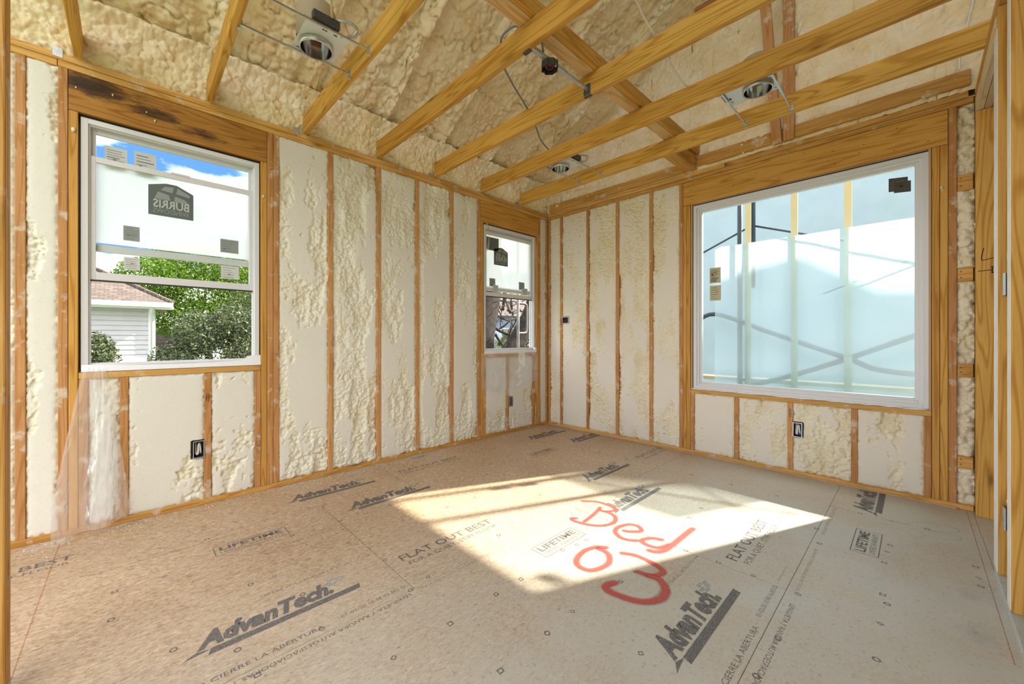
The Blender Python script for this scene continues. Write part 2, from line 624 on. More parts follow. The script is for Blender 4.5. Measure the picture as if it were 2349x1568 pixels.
for y0, y1 in [(-1.113, -1.078), (-0.752, -0.714), (-0.290, -0.252)]:
    stud_L(y0, y1, 0.038, 0.917, name='cripple_stud')

# right wall
board('bottom_plate', (0.002, 0.0, 0), (3.668, DEP, 0.038), M['plate_wood'], wall_right)
board('top_plate', (0.003, 0.0, ZP), (0.98, DEP, ZP + 0.037), M['plate_wood'], wall_right)
board('top_plate', (0.983, 0.0, ZP), (3.668, DEP, ZP + 0.037), M['plate_wood'], wall_right)
board('top_plate', (0.003, -0.001, ZP + 0.039), (2.16, DEP, ZT + 0.006), M['plate_wood'], wall_right)
board('top_plate', (2.163, -0.001, ZP + 0.039), (3.645, DEP, ZT + 0.006), M['plate_wood'], wall_right)
for x0, x1 in [(0.003, 0.037), (0.203, 0.241), (0.611, 0.649), (1.014, 1.054), (1.418, 1.458), (1.738, 1.775), (3.556, 3.594)]:
    stud_R(x0, x1, 0.038, ZP)
for x0, x1 in [(1.777, 1.811), (1.813, 1.848), (3.480, 3.516), (3.518, 3.554)]:
    stud_R(x0, x1, 0.038, 2.455, 'header_wood', 'jack_stud')
board('header', (1.777, 0.0, 2.457), (3.554, DEP, 2.692), M['header_wood'], wall_right)
board('sill_plate', (1.850, -0.002, 0.600), (3.478, DEP, 0.637), M['plate_wood'], wall_right)
for x0, x1 in [(1.850, 1.886), (2.240, 2.278), (2.648, 2.686), (3.055, 3.093), (3.441, 3.478)]:
    stud_R(x0, x1, 0.038, 0.599, name='cripple_stud')
for z0, z1 in [(2.125, 2.230), (1.520, 1.610), (0.882, 0.970), (0.275, 0.355)]:
    board('blocking', (3.596, 0.004, z0), (3.666, 0.042, z1), M['plate_wood'], wall_right, axis=0)
# nailers on edge above the plates
board('nailer', (1.925, -0.048, 2.797), (3.652, -0.010, 2.897), M['plate_wood'], wall_right)
board('nailer', (0.06, -0.044, 2.780), (1.80, -0.006, 2.868), M['plate_wood'], wall_right)

# partition on the right: door opening, then studs on a plate
wall_partition = wall_shell('wall_partition', [((3.672, -4.2, 0.0), (3.758, -0.930, 0.038))], 'galvanised')
wall_partition.data.materials.clear()
plain('plate_grey', (0.50, 0.52, 0.50), 0.8, var=0.1, bscale=30)
wall_partition.data.materials.append(M['plate_grey'])
tag(wall_partition, 'bare stud partition at the right edge with a door opening')


def stud_P(y0, y1, z0, z1, mat='header_wood', name='stud'):
    return board(name, (3.672, y0, z0), (3.772, y1, z1), M[mat], wall_partition, axis=2, bev=0.004)


far_stud = stud_P(-0.040, -0.001, 0.0, ZP - 0.001)
far_jack = stud_P(-0.080, -0.042, 0.0, 2.598, name='jack_stud')
stud_P(-0.978, -0.940, 0.038, 2.598, name='jack_stud')
stud_P(-1.018, -0.980, 0.038, 2.598, name='jack_stud')
stud_P(-1.058, -1.020, 0.038, ZP - 0.001)
for y in (-1.385, -1.425, -1.81, -2.21):
    stud_P(y, y + 0.038, 0.038, ZP - 0.001)
# window glare on the door jamb and stud edges, painted as white strips
plain('edge_glare', (0.80, 0.79, 0.78), 0.6, var=0.06, bscale=20)
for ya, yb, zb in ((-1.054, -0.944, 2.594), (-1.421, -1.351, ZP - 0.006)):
    solid('edge_glare_strip', (3.6698, ya, 0.045), (3.6726, yb, zb), M['edge_glare'], wall_partition)
for k, (x0, x1) in enumerate([(3.672, 3.704), (3.706, 3.738), (3.740, 3.772)]):
    board('header', (x0, -0.978, 2.600), (x1, -0.042, 2.694), M['pale_wood'], wall_partition)
board('top_plate', (3.672, -4.2, ZP), (3.772, -0.001, ZP + 0.037), M['plate_wood'], wall_partition)
board('top_plate', (3.672, -4.2, ZP + 0.039), (3.772, -0.001, ZT), M['plate_wood'], wall_partition)

# front wall: jamb of the opening beside the camera, plus added unseen light-blocking sheathing
wall_front = wall_shell('wall_front', [((1.345, -4.345, 0.0), (2.30, -4.252, 0.038)), ((3.90, -4.36, 0.0), (5.40, -4.34, 2.9))])
wall_front.data.materials.clear()
wall_front.data.materials.append(M['plate_grey'])
tag(wall_front, 'stud wall end at the left edge beside the camera, with an added unseen light-blocking panel')
for x0, x1 in [(1.345, 1.383), (1.385, 1.423)]:
    board('stud', (x0, -4.345, 0.038), (x1, -4.252, ZP), M['plate_wood'], wall_front, axis=2, bev=0.005)
board('top_plate', (1.345, -4.345, ZP), (2.30, -4.252, ZP + 0.037), M['plate_wood'], wall_front)


# ------------------------------------------------------------------ foam in the stud bays
def smooth01(x):
    x = np.clip(x, 0, 1)
    return x * x * (3 - 2 * x)


def bay_fn(w, h, seed, bias=0.0, base=0.0, amp=1.0, big=1.0, holes=(), rough=1.0):
    def fn(u, v):
        U, V = u + seed * 3.7, v + seed * 1.3
        low = fbm(U / 0.13, V / 0.42, seed, 3)
        low2 = fbm(U / 0.05, V / 0.09, seed + 9, 2)
        bp = bumps(U, V, 0.026 * big, seed, 0.4) * 0.025 * big + bumps(U, V, 0.0135 * big, seed + 3, 0.4) * 0.012
        hh = bias - 0.032 - 0.009 * (rough > 1) + 0.042 * low * amp + 0.008 * low2 + bp * rough
        # fresh lumps left standing low on the wall
        lowband = smooth01((0.55 - v) / 0.5) * base
        hh = hh - 0.016 * lowband + 0.010 * lowband * (bumps(U, V, 0.05, seed + 7))
        e = np.minimum(np.minimum(u, w - u), np.minimum(v, h - v))
        rag = fbm(U / 0.02, V / 0.02, seed + 4, 2)
        edge = np.exp(-np.clip(e - 0.004 * rag, 0, None) / 0.008)
        cut = -0.003 - 0.0006 * np.abs(fbm(U / 0.012, V / 0.012, seed + 11, 2))
        sh = smooth01((hh - cut + 0.001) / 0.004)
        hh = np.minimum(hh, cut)
        hh = hh - 0.016 * edge * (0.6 + 0.4 * rag)
        for (a0, a1, b0, b1) in holes:
            inside = (u > a0) & (u < a1) & (v > b0) & (v < b1)
            hh = np.where(inside, -0.085, hh)
        return np.clip(hh, -0.09, 0.02), sh * (1 - edge), 0 * u, 0 * v
    return fn


RES = 0.0056


def foam_L(y0, y1, z0, z1, seed, **kw):
    w, h = y1 - y0, z1 - z0
    return foam_grid('foam_panel', (0, y0, z0), (0, 1, 0), (0, 0, 1), (1, 0, 0), w, h, RES, seed, bay_fn(w, h, seed, **kw), M['foam_pale'], wall_left)


def foam_R(x0, x1, z0, z1, seed, **kw):
    w, h = x1 - x0, z1 - z0
    return foam_grid('foam_panel', (x0, 0, z0), (1, 0, 0), (0, 0, 1), (0, -1, 0), w, h, RES, seed, bay_fn(w, h, seed, rough=1.35, **kw), M['foam_wall'], wall_right)


FL = [(-4.792, -4.424, 0.038, ZP, 1, dict(bias=0.016, base=0.6)), (-4.386, -4.27, 0.038, ZP, 2, dict(bias=0.018, base=0.8)),
      (-4.152, -4.020, 0.038, 0.902, 3, dict(bias=0.010, base=0.5)), (-3.982, -3.608, 0.038, 0.902, 4, dict(bias=0.014, base=1.3, big=1.3, holes=[(0.305, 0.38, 0.282, 0.408)])),
      (-3.570, -3.312, 0.038, 0.902, 5, dict(bias=-0.006, base=0.4, big=1.4)), (-3.155, -2.792, 0.038, ZP, 6, dict(bias=0.008, base=1.2)),
      (-2.754, -2.369, 0.038, ZP, 7, dict(bias=-0.002, base=1.2)), (-2.331, -1.974, 0.038, ZP, 8, dict(bias=0.006, base=1.2)),
      (-1.936, -1.562, 0.038, ZP, 9, dict(bias=0.004, base=1.0)), (-1.524, -1.196, 0.038, ZP, 10, dict(bias=0.010, base=0.9)),
      (-1.078, -0.752, 0.038, 0.917, 11, dict(bias=0.018, base=1.2)), (-0.714, -0.290, 0.038, 0.917, 12, dict(bias=0.018, base=1.2, holes=[(-0.01, 0.066, 0.278, 0.400)])),
      (-0.252, -0.226, 0.038, 0.917, 13, dict(bias=0.018)), (-0.149, -0.034, 0.038, ZP, 14, dict(bias=0.014))]
for a in FL:
    foam_L(*a[:5], **a[5])
FR = [(0.037, 0.203, 0.038, ZP, 21, dict(bias=0.006)), (0.241, 0.611, 0.038, ZP, 22, dict(bias=0.014, holes=[(-0.01, 0.106, 1.284, 1.374)])), (0.649, 1.014, 0.038, ZP, 23, dict(bias=0.004)),
      (1.054, 1.418, 0.038, ZP, 24, dict(bias=0.003)), (1.458, 1.738, 0.038, ZP, 25, dict(bias=0.008)), (1.886, 2.240, 0.038, 0.599, 26, dict(bias=0.016)),
      (2.278, 2.648, 0.038, 0.599, 27, dict(bias=0.010)), (2.686, 3.055, 0.038, 0.599, 28, dict(bias=0.004, big=1.15, holes=[(-0.01, 0.068, 0.278, 0.406)])), (3.093, 3.441, 0.038, 0.599, 29, dict(bias=0.020))]
for a in FR:
    foam_R(*a[:5], **a[5])
zz = [0.038, 0.275, 0.355, 0.882, 0.970, 1.520, 1.610, 2.125, 2.230, ZP]
for k in range(0, 10, 2):
    foam_R(3.594, 3.672, zz[k], zz[k + 1], 31 + k, bias=-0.022, big=1.5, amp=0.6)

# ------------------------------------------------------------------ roof: deck, foam between rafters, gable, joists
SL = 0.55
bm = bmesh.new()
RX = 4.4            # ridge
for (xa, za, xb, zb) in [(-0.6, 3.27 - 0.33, RX, 3.27 + RX * SL), (RX, 3.27 + RX * SL, 7.4, 3.27 + (2 * RX - 7.4) * SL)]:
    vs = [bm.verts.new(p) for p in [(xa, -5.0, za), (xb, -5.0, zb), (xb, 0.45, zb), (xa, 0.45, za), (xa, -5.0, za + 0.04), (xb, -5.0, zb + 0.04), (xb, 0.45, zb + 0.04), (xa, 0.45, za + 0.04)]]
    for f in [(0, 3, 2, 1), (4, 5, 6, 7), (0, 1, 5, 4), (2, 3, 7, 6), (1, 2, 6, 5), (0, 4, 7, 3)]:
        bm.faces.new([vs[i] for i in f])
ceiling = from_bm('ceiling', bm, M['sheathing'])
tag(ceiling, 'sloping roof underside covered in yellow-cream spray foam behind open joists', kind='structure')

JY = [-0.53 - 0.61 * k for k in range(7)]
for k, y in enumerate(JY):
    board('joist', (0.004 if k else 0.02, y - 0.019, ZT + 0.001), (3.79, y + 0.019, ZT + 0.141), M['joist_wood'], ceiling, bev=0.004)
    # short block scabbed beside the joist end over the partition
    board('joist_block', (3.60, y + 0.020, ZT + 0.022), (3.79, y + 0.058, ZT + 0.160), M['joist_wood'], ceiling)
board('strongback', (1.826, -4.6, ZT + 0.143), (1.918, -0.052, ZT + 0.181), M['bright_wood'], ceiling)
board('strongback_upright', (1.920, -4.6, ZT + 0.143), (1.956, -0.052, ZT + 0.233), M['joist_wood'], ceiling)
board('strongback_block', (1.806, -0.508, ZT + 0.008), (1.916, -0.004, ZT + 0.046), M['plate_wood'], ceiling)
board('strongback_block', (1.885, -0.508, ZT + 0.048), (1.921, -0.004, ZT + 0.136), M['joist_wood'], ceiling)
# scraps of dark board lying across the joist tops
board('scrap_board', (1.33, -1.118, ZT + 0.110), (1.80, -1.080, ZT + 0.165), M['dark_wood'], ceiling)
board('scrap_board', (2.55, -1.728, ZT + 0.110), (2.95, -1.690, ZT + 0.200), M['dark_wood'], ceiling)
# gable framing above the big window
gst = (2.630, 2.700)
board('gable_stud', (2.632, -0.072, ZT + 0.01), (2.708, -0.034, 4.9), M['stud_wood'], ceiling, axis=2)
mt = Matrix.Translation((2.553, -0.036, ZT + 0.01)) @ Matrix.Rotation(math.radians(14), 4, 'X') @ Matrix.Rotation(math.radians(-1.5), 4, 'Y')
board('gable_brace', (-0.0, -0.038, 0.0), (0.070, 0.0, 2.0), M['stud_wood'], ceiling, axis=2, mtx=mt)


def roof_fn(w, h, seed):
    def fn(u, v):
        U, V = u + seed * 5.1, v + seed * 2.3
        side = np.minimum(v, h - v)
        hh = 0.026 * fbm(U / 0.30, V / 0.22, seed, 3) + 0.036 * bumps(U, V, 0.046, seed + 1, 0.4) + 0.019 * bumps(U, V, 0.024, seed + 2, 0.35)
        crack = np.abs(fbm(U / 0.22, V / 0.16, seed + 8, 3))
        hh = hh - 0.030 * np.exp(-crack / 0.035)
        rid = np.exp(-(side / 0.05) ** 2)
        hh = hh + 0.045 * rid * (0.8 + 0.6 * fbm(U / 0.2, V / 0.2, seed + 5, 2)) - 0.020 * np.exp(-((side - 0.12) / 0.035) ** 2)
        return hh, 0 * u, 0 * u, 0 * v
    return fn


RRES = 0.0082
for k in range(8):
    y1 = 0.03 if k == 0 else JY[k - 1] + 0.055
    y0 = JY[k] + 0.005 if k < 7 else -5.0
    nrm = np.array([SL, 0, -1.0]); nrm /= np.linalg.norm(nrm)
    w = 4.3
    foam_grid('foam_bay', (-0.05, y0, 3.135), (1, 0, SL), (0, 1, 0), nrm, w, y1 - y0, RRES, 41 + k, roof_fn(w, y1 - y0, 41 + k), M['foam_roof'], ceiling)


def eave_fn(w, h, seed):
    def fn(u, v):
        U, V = u + seed * 2.9, v + seed * 4.3
        t = v / h
        prof = -0.060 + 0.075 * np.sin(np.clip(t, 0, 1) * math.pi * 0.62)
        lip = 0.060 * np.exp(-((t - 0.80 - 0.05 * fbm(U / 0.2, 0 * V, seed, 2)) / 0.10) ** 2)
        back = -0.10 * smooth01((t - 0.86) / 0.14)
        hh = prof + lip + back + 0.018 * fbm(U / 0.12, V / 0.10, seed, 3) + 0.036 * bumps(U, V, 0.036, seed + 1, 0.35) + 0.014 * bumps(U, V, 0.018, seed + 2, 0.35)
        e = np.minimum(u, w - u)
        hh = hh - 0.012 * np.exp(-e / 0.02)
        return hh, 0 * u, 0 * u, 0 * v
    return fn


for k in range(8):
    y1 = -0.002 if k == 0 else JY[k - 1] + 0.005
    y0 = JY[k] - 0.005 if k < 7 else -5.0
    w = y1 - y0
    foam_grid('foam_eave', (0.0, y0, ZT - 0.012), (0, 1, 0), (0, 0, 1), (1, 0, 0), w, 0.40, 0.0055, 61 + k, eave_fn(w, 0.40, 61 + k), M['foam_roof'], ceiling)


def gable_fn(w, h, seed, right_edge=True):
    def fn(u, v):
        U, V = u + seed * 2.1, v + seed * 3.3
        side = np.minimum(u, w - u)
        hh = 0.006 + 0.018 * fbm(U / 0.22, V / 0.35, seed, 3) + 0.032 * bumps(U, V, 0.048, seed + 1, 0.4) + 0.017 * bumps(U, V, 0.024, seed + 2, 0.35)
        crack = np.abs(fbm(U / 0.20, V / 0.15, seed + 8, 3))
        hh = hh - 0.026 * np.exp(-crack / 0.03) - 0.012 * np.exp(-side / 0.015) - 0.03 * np.exp(-v / 0.03)
        return hh, 0 * u, 0 * u, 0 * v
    return fn


gx = [0.0, 0.222, 0.63, 1.035, 1.44, 1.85, 2.26, 2.668, 3.074, 3.48, 3.88, 4.3]
for k in range(len(gx) - 1):
    top = 3.29 + gx[k + 1] * SL
    foam_grid('foam_gable', (gx[k], 0.004, ZT + 0.004), (1, 0, 0), (0, 0, 1), (0, -1, 0), gx[k + 1] - gx[k] + 0.02, top - ZT, RRES, 81 + k, gable_fn(gx[k + 1] - gx[k] + 0.02, top - ZT, 81 + k), M['foam_roof'], ceiling)
# gable sheathing outside, and an unseen wall added to dim the partition
bm = bmesh.new()
for pts in ([(-0.5, 2.78), (7.4, 2.78), (7.4, 3.20 + (2 * RX - 7.4) * SL), (RX, 3.20 + RX * SL), (-0.5, 2.93)],):
    a = [bm.verts.new((x, 0.103, z)) for x, z in pts]
    b = [bm.verts.new((x, 0.125, z)) for x, z in pts]
    bm.faces.new(a); bm.faces.new(b[::-1])
    for i in range(len(pts)):
        j = (i + 1) % len(pts)
        bm.faces.new((a[i], b[i], b[j], a[j]))
from_bm('gable_sheathing', bm, M['sheathing'], wall_right)
wall_light_blocker = wall_shell('wall_light_blocker', [((5.42, -5.0, -0.25), (5.45, 0.10, ZT + 0.9))])  # out of view; added to keep light from the right off the partition
tag(wall_light_blocker, 'unseen wall added beyond the stud partition to block light')

# ------------------------------------------------------------------ floor panels
m, nt, b = new_mat('osb')
L = nt.links.new
tc = N(nt, 'TexCoord')
oi = N(nt, 'ObjectInfo')
mp = N(nt, 'Mapping'); mp.inputs['Scale'].default_value = (60, 24, 1)
L(tc.outputs['Object'], mp.inputs['Vector'])
n1 = N(nt, 'TexNoise', Scale=1.6, Detail=6.0, Roughness=0.62, Distortion=1.2)
L(mp.outputs['Vector'], n1.inputs['Vector'])
r1 = ramp(nt, [(0.30, (0.31, 0.18, 0.085)), (0.46, (0.48, 0.335, 0.21)), (0.66, (0.66, 0.53, 0.395))], n1.outputs['Fac'])
vo = N(nt, 'TexVoronoi', Scale=1.0)
mp2 = N(nt, 'Mapping'); mp2.inputs['Scale'].default_value = (85, 26, 1)
n0 = N(nt, 'TexNoise', Scale=9.0, Detail=2.0)
L(tc.outputs['Object'], n0.inputs['Vector'])
add = N(nt, 'VectorMath', operation='MULTIPLY_ADD'); add.inputs[1].default_value = (0.06, 0.06, 0); 
L(n0.outputs['Color'], add.inputs[0]); L(tc.outputs['Object'], add.inputs[2])
L(add.outputs[0], mp2.inputs['Vector'])
L(mp2.outputs['Vector'], vo.inputs['Vector'])
sc_ = N(nt, 'SeparateColor'); L(vo.outputs['Color'], sc_.inputs['Color'])
r2 = ramp(nt, [(0.0, (0.84, 0.78, 0.70)), (0.6, (1, 1, 1)), (1.0, (1.12, 1.10, 1.05))], sc_.outputs[0])
c = mixc(nt, 0.55, r1.outputs['Color'], r2.outputs['Color'], 'MULTIPLY')
n3 = N(nt, 'TexNoise', Scale=1.1, Detail=3.0)
L(tc.outputs['Object'], n3.inputs['Vector'])
r3 = ramp(nt, [(0.35, (0.90, 0.86, 0.82)), (0.65, (1.06, 1.05, 1.04))], n3.outputs['Fac'])
c = mixc(nt, 0.9, c, r3.outputs['Color'], 'MULTIPLY')
# worn grey towards the doorway: dust trodden in
sx = N(nt, 'SeparateXYZ'); L(tc.outputs['Object'], sx.inputs['Vector'])
n4 = N(nt, 'TexNoise', Scale=60.0, Detail=4.0); L(tc.outputs['Object'], n4.inputs['Vector'])
mr = N(nt, 'MapRange'); mr.inputs['From Min'].default_value = 1.1; mr.inputs['From Max'].default_value = 3.0
mr.inputs['To Max'].default_value = 0.85
L(sx.outputs['X'], mr.inputs['Value'])
n5 = N(nt, 'TexNoise', Scale=2.5, Detail=4.0); L(tc.outputs['Object'], n5.inputs['Vector'])
dm = N(nt, 'Math', operation='MULTIPLY'); L(mr.outputs['Result'], dm.inputs[0]); 
d2 = N(nt, 'MapRange'); d2.inputs['From Min'].default_value = 0.3; d2.inputs['From Max'].default_value = 0.6; L(n5.outputs['Fac'], d2.inputs['Value'])
d3 = N(nt, 'Math', operation='MULTIPLY_ADD'); d3.inputs[1].default_value = 0.5; d3.inputs[2].default_value = 0.7; L(d2.outputs['Result'], d3.inputs[0])
L(d3.outputs[0], dm.inputs[1])
c = mixc(nt, dm.outputs[0], c, (0.54, 0.54, 0.48))
r5 = ramp(nt, [(0.30, (0.55, 0.52, 0.50)), (0.41, (1, 1, 1))], n4.outputs['Fac'])
c = mixc(nt, 0.6, c, r5.outputs['Color'], 'MULTIPLY')
L(c, b.inputs['Base Color'])
b.inputs['Roughness'].default_value = 0.5
b.inputs['Specular IOR Level'].default_value = 0.45
bp = N(nt, 'Bump', Strength=0.12, Distance=0.002)
L(n1.outputs['Fac'], bp.inputs['Height']); L(bp.outputs['Normal'], b.inputs['Normal'])

floor = wall_shell('floor', [((-0.10, -5.2, -0.25), (5.4, 0.10, -0.022))])
tag(floor, 'subfloor of printed strand board panels with red spray-painted lettering')
rows = [(-0.10, 0.590, [-5.2, -4.84, -2.40, 0.10]), (0.590, 1.810, [-5.2, -3.04, -0.60, 0.10]), (1.810, 2.995, [-5.2, -4.27, -1.83, 0.10]),
        (2.995, 4.21, [-5.2, -2.99, -0.55, 0.10]), (4.21, 5.4, [-5.2, -4.27, -1.83, 0.10])]
for x0, x1, ys in rows:
    for y0, y1 in zip(ys, ys[1:]):
        bm = bmesh.new()
        bm_box(bm, (x0 + 0.0008, y0 + 0.0016, -0.022), (x1 - 0.0008, y1 - 0.0016, 0.0), 0.0012)
        from_bm('floor_panel', bm, M['osb'], floor)
# ------------------------------------------------------------------ windows
plain('sticker_grey', (0.16, 0.175, 0.175), 0.7)
plain('sticker_pale', (0.62, 0.64, 0.62), 0.7)
plain('sticker_mid', (0.36, 0.39, 0.38), 0.7)
plain('sticker_tan', (0.55, 0.50, 0.32), 0.7)
plain('sticker_dark', (0.07, 0.065, 0.05), 0.7)
plain('sticker_ink', (0.20, 0.20, 0.20), 0.8)
plain('flashing', (0.86, 0.86, 0.88), 0.4, bump=0.3, bscale=18)
plain('liner', (0.55, 0.36, 0.20), 0.7)
TEXTS = []      # lettering waiting to be turned into mesh


def fL(u, n, z):
    return (-n, u, z)


def fR(u, n, z):
    return (u, n, z)


def wbar(bm, f, a, b, bev=0.002):
    p, q = f(*a), f(*b)
    bm_box(bm, [min(x, y) for x, y in zip(p, q)], [max(x, y) for x, y in zip(p, q)], bev)


def ring(bm, f, u0, u1, z0, z1, w, n0, n1, wb=None, wt=None, bev=0.002):
    """four bars round an opening; w is the bar width, wb and wt those of the bottom and top bar"""
    wb = wb or w
    wt = wt or w
    wbar(bm, f, (u0, n0, z0), (u0 + w, n1, z1), bev)
    wbar(bm, f, (u1 - w, n0, z0), (u1, n1, z1), bev)
    wbar(bm, f, (u0 + w, n0, z0), (u1 - w, n1, z0 + wb), bev)
    wbar(bm, f, (u0 + w, n0, z1 - wt), (u1 - w, n1, z1), bev)


def pane(name, f, u0, u1, z0, z1, n, mat, parent, th=0.003):
    bm = bmesh.new()
    wbar(bm, f, (u0, n, z0), (u1, n + th, z1), 0)
    return from_bm(name, bm, mat, parent)


def text_on(f, body, u, z, n, size, mat, parent, mirror=False, width=None, bold=0.0, name='lettering'):
    """lettering on a wall: u is its left end as it reads from outside when mirrored"""
    TEXTS.append(dict(body=body, size=size, width=width, bold=bold, shear=0.0, mat=mat, parent=parent, name=name,
                      place=lambda x, y: f(u - x if mirror else u + x, n, z + y)))


def sticker(f, u0, u1, z0, z1, n, mat, parent, lines=0, ink='sticker_ink', skew=0.0):
    vs = [f(u0, n, z0), f(u1, n, z0 + skew), f(u1, n, z1 + skew), f(u0, n, z1), f(u0, n + 0.0008, z0), f(u1, n + 0.0008, z0 + skew), f(u1, n + 0.0008, z1 + skew), f(u0, n + 0.0008, z1)]
    o = mesh('sticker', vs, [(0, 1, 2, 3), (7, 6, 5, 4), (0, 4, 5, 1), (1, 5, 6, 2), (2, 6, 7, 3), (3, 7, 4, 0)], M[mat], parent)
    if lines:
        bm = bmesh.new()
        w, h = u1 - u0, z1 - z0
        r = random.Random(int((u0 + z0) * 1000))
        for k in range(lines):
            zc = z1 - h * (0.16 + 0.72 * k / max(1, lines - 1))
            a = u0 + w * 0.1
            bb = u0 + w * r.uniform(0.5, 0.9)
            th = h * r.choice((0.012, 0.012, 0.02))
            wbar(bm, f, (a, n - 0.0006, zc - th), (bb, n - 0.0002, zc + th), 0)
        for k in range(1):
            a = u0 + w * r.uniform(0.1, 0.6)
            zc = z0 + h * r.uniform(0.2, 0.6)
            wbar(bm, f, (a, n - 0.0007, zc), (a + w * 0.16, n - 0.0003, zc + h * 0.06), 0)
        from_bm('sticker_print', bm, M[ink], o)
    return o


def film_logo(f, u0, u1, z0, z1, n, parent):
    """dark house-shaped sticker read from outside: pale panes and the maker's name, mirrored from indoors"""
    w, h = u1 - u0, z1 - z0
    pts = [(0, 0), (1, 0), (1, 0.80), (0.62, 1.0), (0.38, 1.0), (0, 0.88)]
    vs = [f(u0 + x * w, n, z0 + y * h) for x, y in pts] + [f(u0 + x * w, n + 0.0008, z0 + y * h) for x, y in pts]
    k = len(pts)
    o = mesh('film_sticker', vs, [tuple(range(k)), tuple(range(2 * k - 1, k - 1, -1))] + [(i, (i + 1) % k, k + (i + 1) % k, k + i) for i in range(k)], M['sticker_grey'], parent)
    bm = bmesh.new()
    quads = [[(0.13, 0.50), (0.48, 0.50), (0.44, 0.66), (0.20, 0.72)], [(0.56, 0.50), (0.92, 0.46), (0.80, 0.60), (0.58, 0.66)],
             [(0.26, 0.78), (0.52, 0.74), (0.55, 0.92), (0.36, 0.90)], [(0.60, 0.74), (0.90, 0.68), (0.92, 0.76), (0.64, 0.92)]]
    for q in quads:
        bm.faces.new([bm.verts.new(f(u0 + x * w, n - 0.0005, z0 + y * h)) for x, y in q])
    from_bm('sticker_print', bm, M['sticker_mid'], o)
    text_on(f, 'BURRIS', u0 + 0.90 * w, z0 + 0.24 * h, n - 0.0006, 0.25 * h, 'sticker_pale', o, mirror=True, width=0.80 * w, bold=0.02)
    text_on(f, 'WINDOWS', u0 + 0.90 * w, z0 + 0.08 * h, n - 0.0006, 0.14 * h, 'sticker_mid', o, mirror=True, width=0.80 * w)
    return o


def hung_window(name, label, f, u0, u1, z0, z1, low, upp):
    """vinyl double-hung window: frame, outer upper sash, raised inner sash with white film"""
    w = tag(empty(name, f((u0 + u1) / 2, 0.06, z0)), label, kind='structure')
    inv = w.matrix_world.inverted()
    w.location = (0, 0, 0)
    bm = bmesh.new()
    ring(bm, f, u0, u1, z0, z1, 0.030, 0.018, 0.100)
    ring(bm, f, u0 + 0.028, u1 - 0.028, z0 + 0.028, z1 - 0.028, 0.010, 0.034, 0.040)
    ring(bm, f, u0 + 0.028, u1 - 0.028, z0 + 0.028, z1 - 0.028, 0.012, 0.066, 0.072)
    from_bm('frame', bm, M['vinyl'], w)
    bm = bmesh.new()
    ring(bm, f, u0 - 0.005, u1 + 0.005, z0 - 0.005, z1 + 0.012, 0.012, 0.030, 0.099, wb=0.004, wt=0.012)
    from_bm('gasket', bm, M['gasket'], w)
    a, b_ = u0 + 0.030, u1 - 0.030
    bm = bmesh.new()
    ring(bm, f, a, b_, upp[0], upp[1], 0.030, 0.074, 0.096, wb=0.045, wt=0.030)
    us = from_bm('upper_sash', bm, M['vinyl'], w)
    pane('pane', f, a + 0.028, b_ - 0.028, upp[0] + 0.043, upp[1] - 0.028, 0.084, M['glass'], us)
    bm = bmesh.new()
    ring(bm, f, a, b_, low[0], low[1], 0.030, 0.042, 0.064, wb=0.046, wt=0.034)
    wbar(bm, f, ((a + b_) / 2 - 0.05, 0.036, low[1] - 0.006), ((a + b_) / 2 + 0.05, 0.058, low[1] + 0.006))
    ls = from_bm('lower_sash', bm, M['vinyl'], w)
    pane('pane', f, a + 0.028, b_ - 0.028, low[0] + 0.044, low[1] - 0.032, 0.050, M['glass'], ls)
    pane('sash_seal', f, a, b_, low[0] - 0.009, low[0] - 0.001, 0.044, M['gasket'], ls, 0.016)
    return w, us, ls


window_1, us, ls = hung_window('window_1', 'large white double-hung window with raised sash, trees outside', fL, -4.183, -3.281, 0.952, 2.447, (1.495, 2.238), (1.672, 2.415))
pane('film', fL, -4.125, -3.341, 1.722, 2.206, 0.0585, M['film_white'], ls, 0.0008)
film_logo(fL, -3.890, -3.662, 1.947, 2.165, 0.0568, window_1)
sticker(fL, -4.005, -3.930, 1.757, 1.850, 0.0568, 'sticker_mid', window_1, 6)
sticker(fL, -3.512, -3.404, 1.757, 1.853, 0.0568, 'sticker_mid', window_1, 5)
sticker(fL, -4.003, -3.929, 1.572, 1.652, 0.0485, 'sticker_pale', window_1, 6)
sticker(fL, -3.509, -3.403, 1.568, 1.662, 0.0485, 'sticker_pale', window_1, 5)
sticker(fL, -4.087, -3.987, 2.190, 2.334, 0.0825, 'sticker_pale', window_1, 8)
sticker(fL, -3.955, -3.851, 2.185, 2.343, 0.0825, 'sticker_pale', window_1, 7)
# white flashing tape over the sill
bm = bmesh.new()
nn = 24
for k in range(nn + 1):
    u = -4.18 + (0.905) * k / nn
    s = math.sin(k / nn * math.pi)
    for (n, z) in ((0.010, 0.986 - 0.014 * s + (0.03 if k > nn - 3 else 0)), (0.004, 0.972 - 0.014 * s), (-0.001, 0.952), (-0.004, 0.943)):
        bm.verts.new(fL(u, n, z))
bm.verts.ensure_lookup_table()
for k in range(nn):
    for j in range(3):
        bm.faces.new([bm.verts[i] for i in (k * 4 + j, (k + 1) * 4 + j, (k + 1) * 4 + j + 1, k * 4 + j + 1)])
from_bm('sill_flashing', bm, M['flashing'], window_1, True)

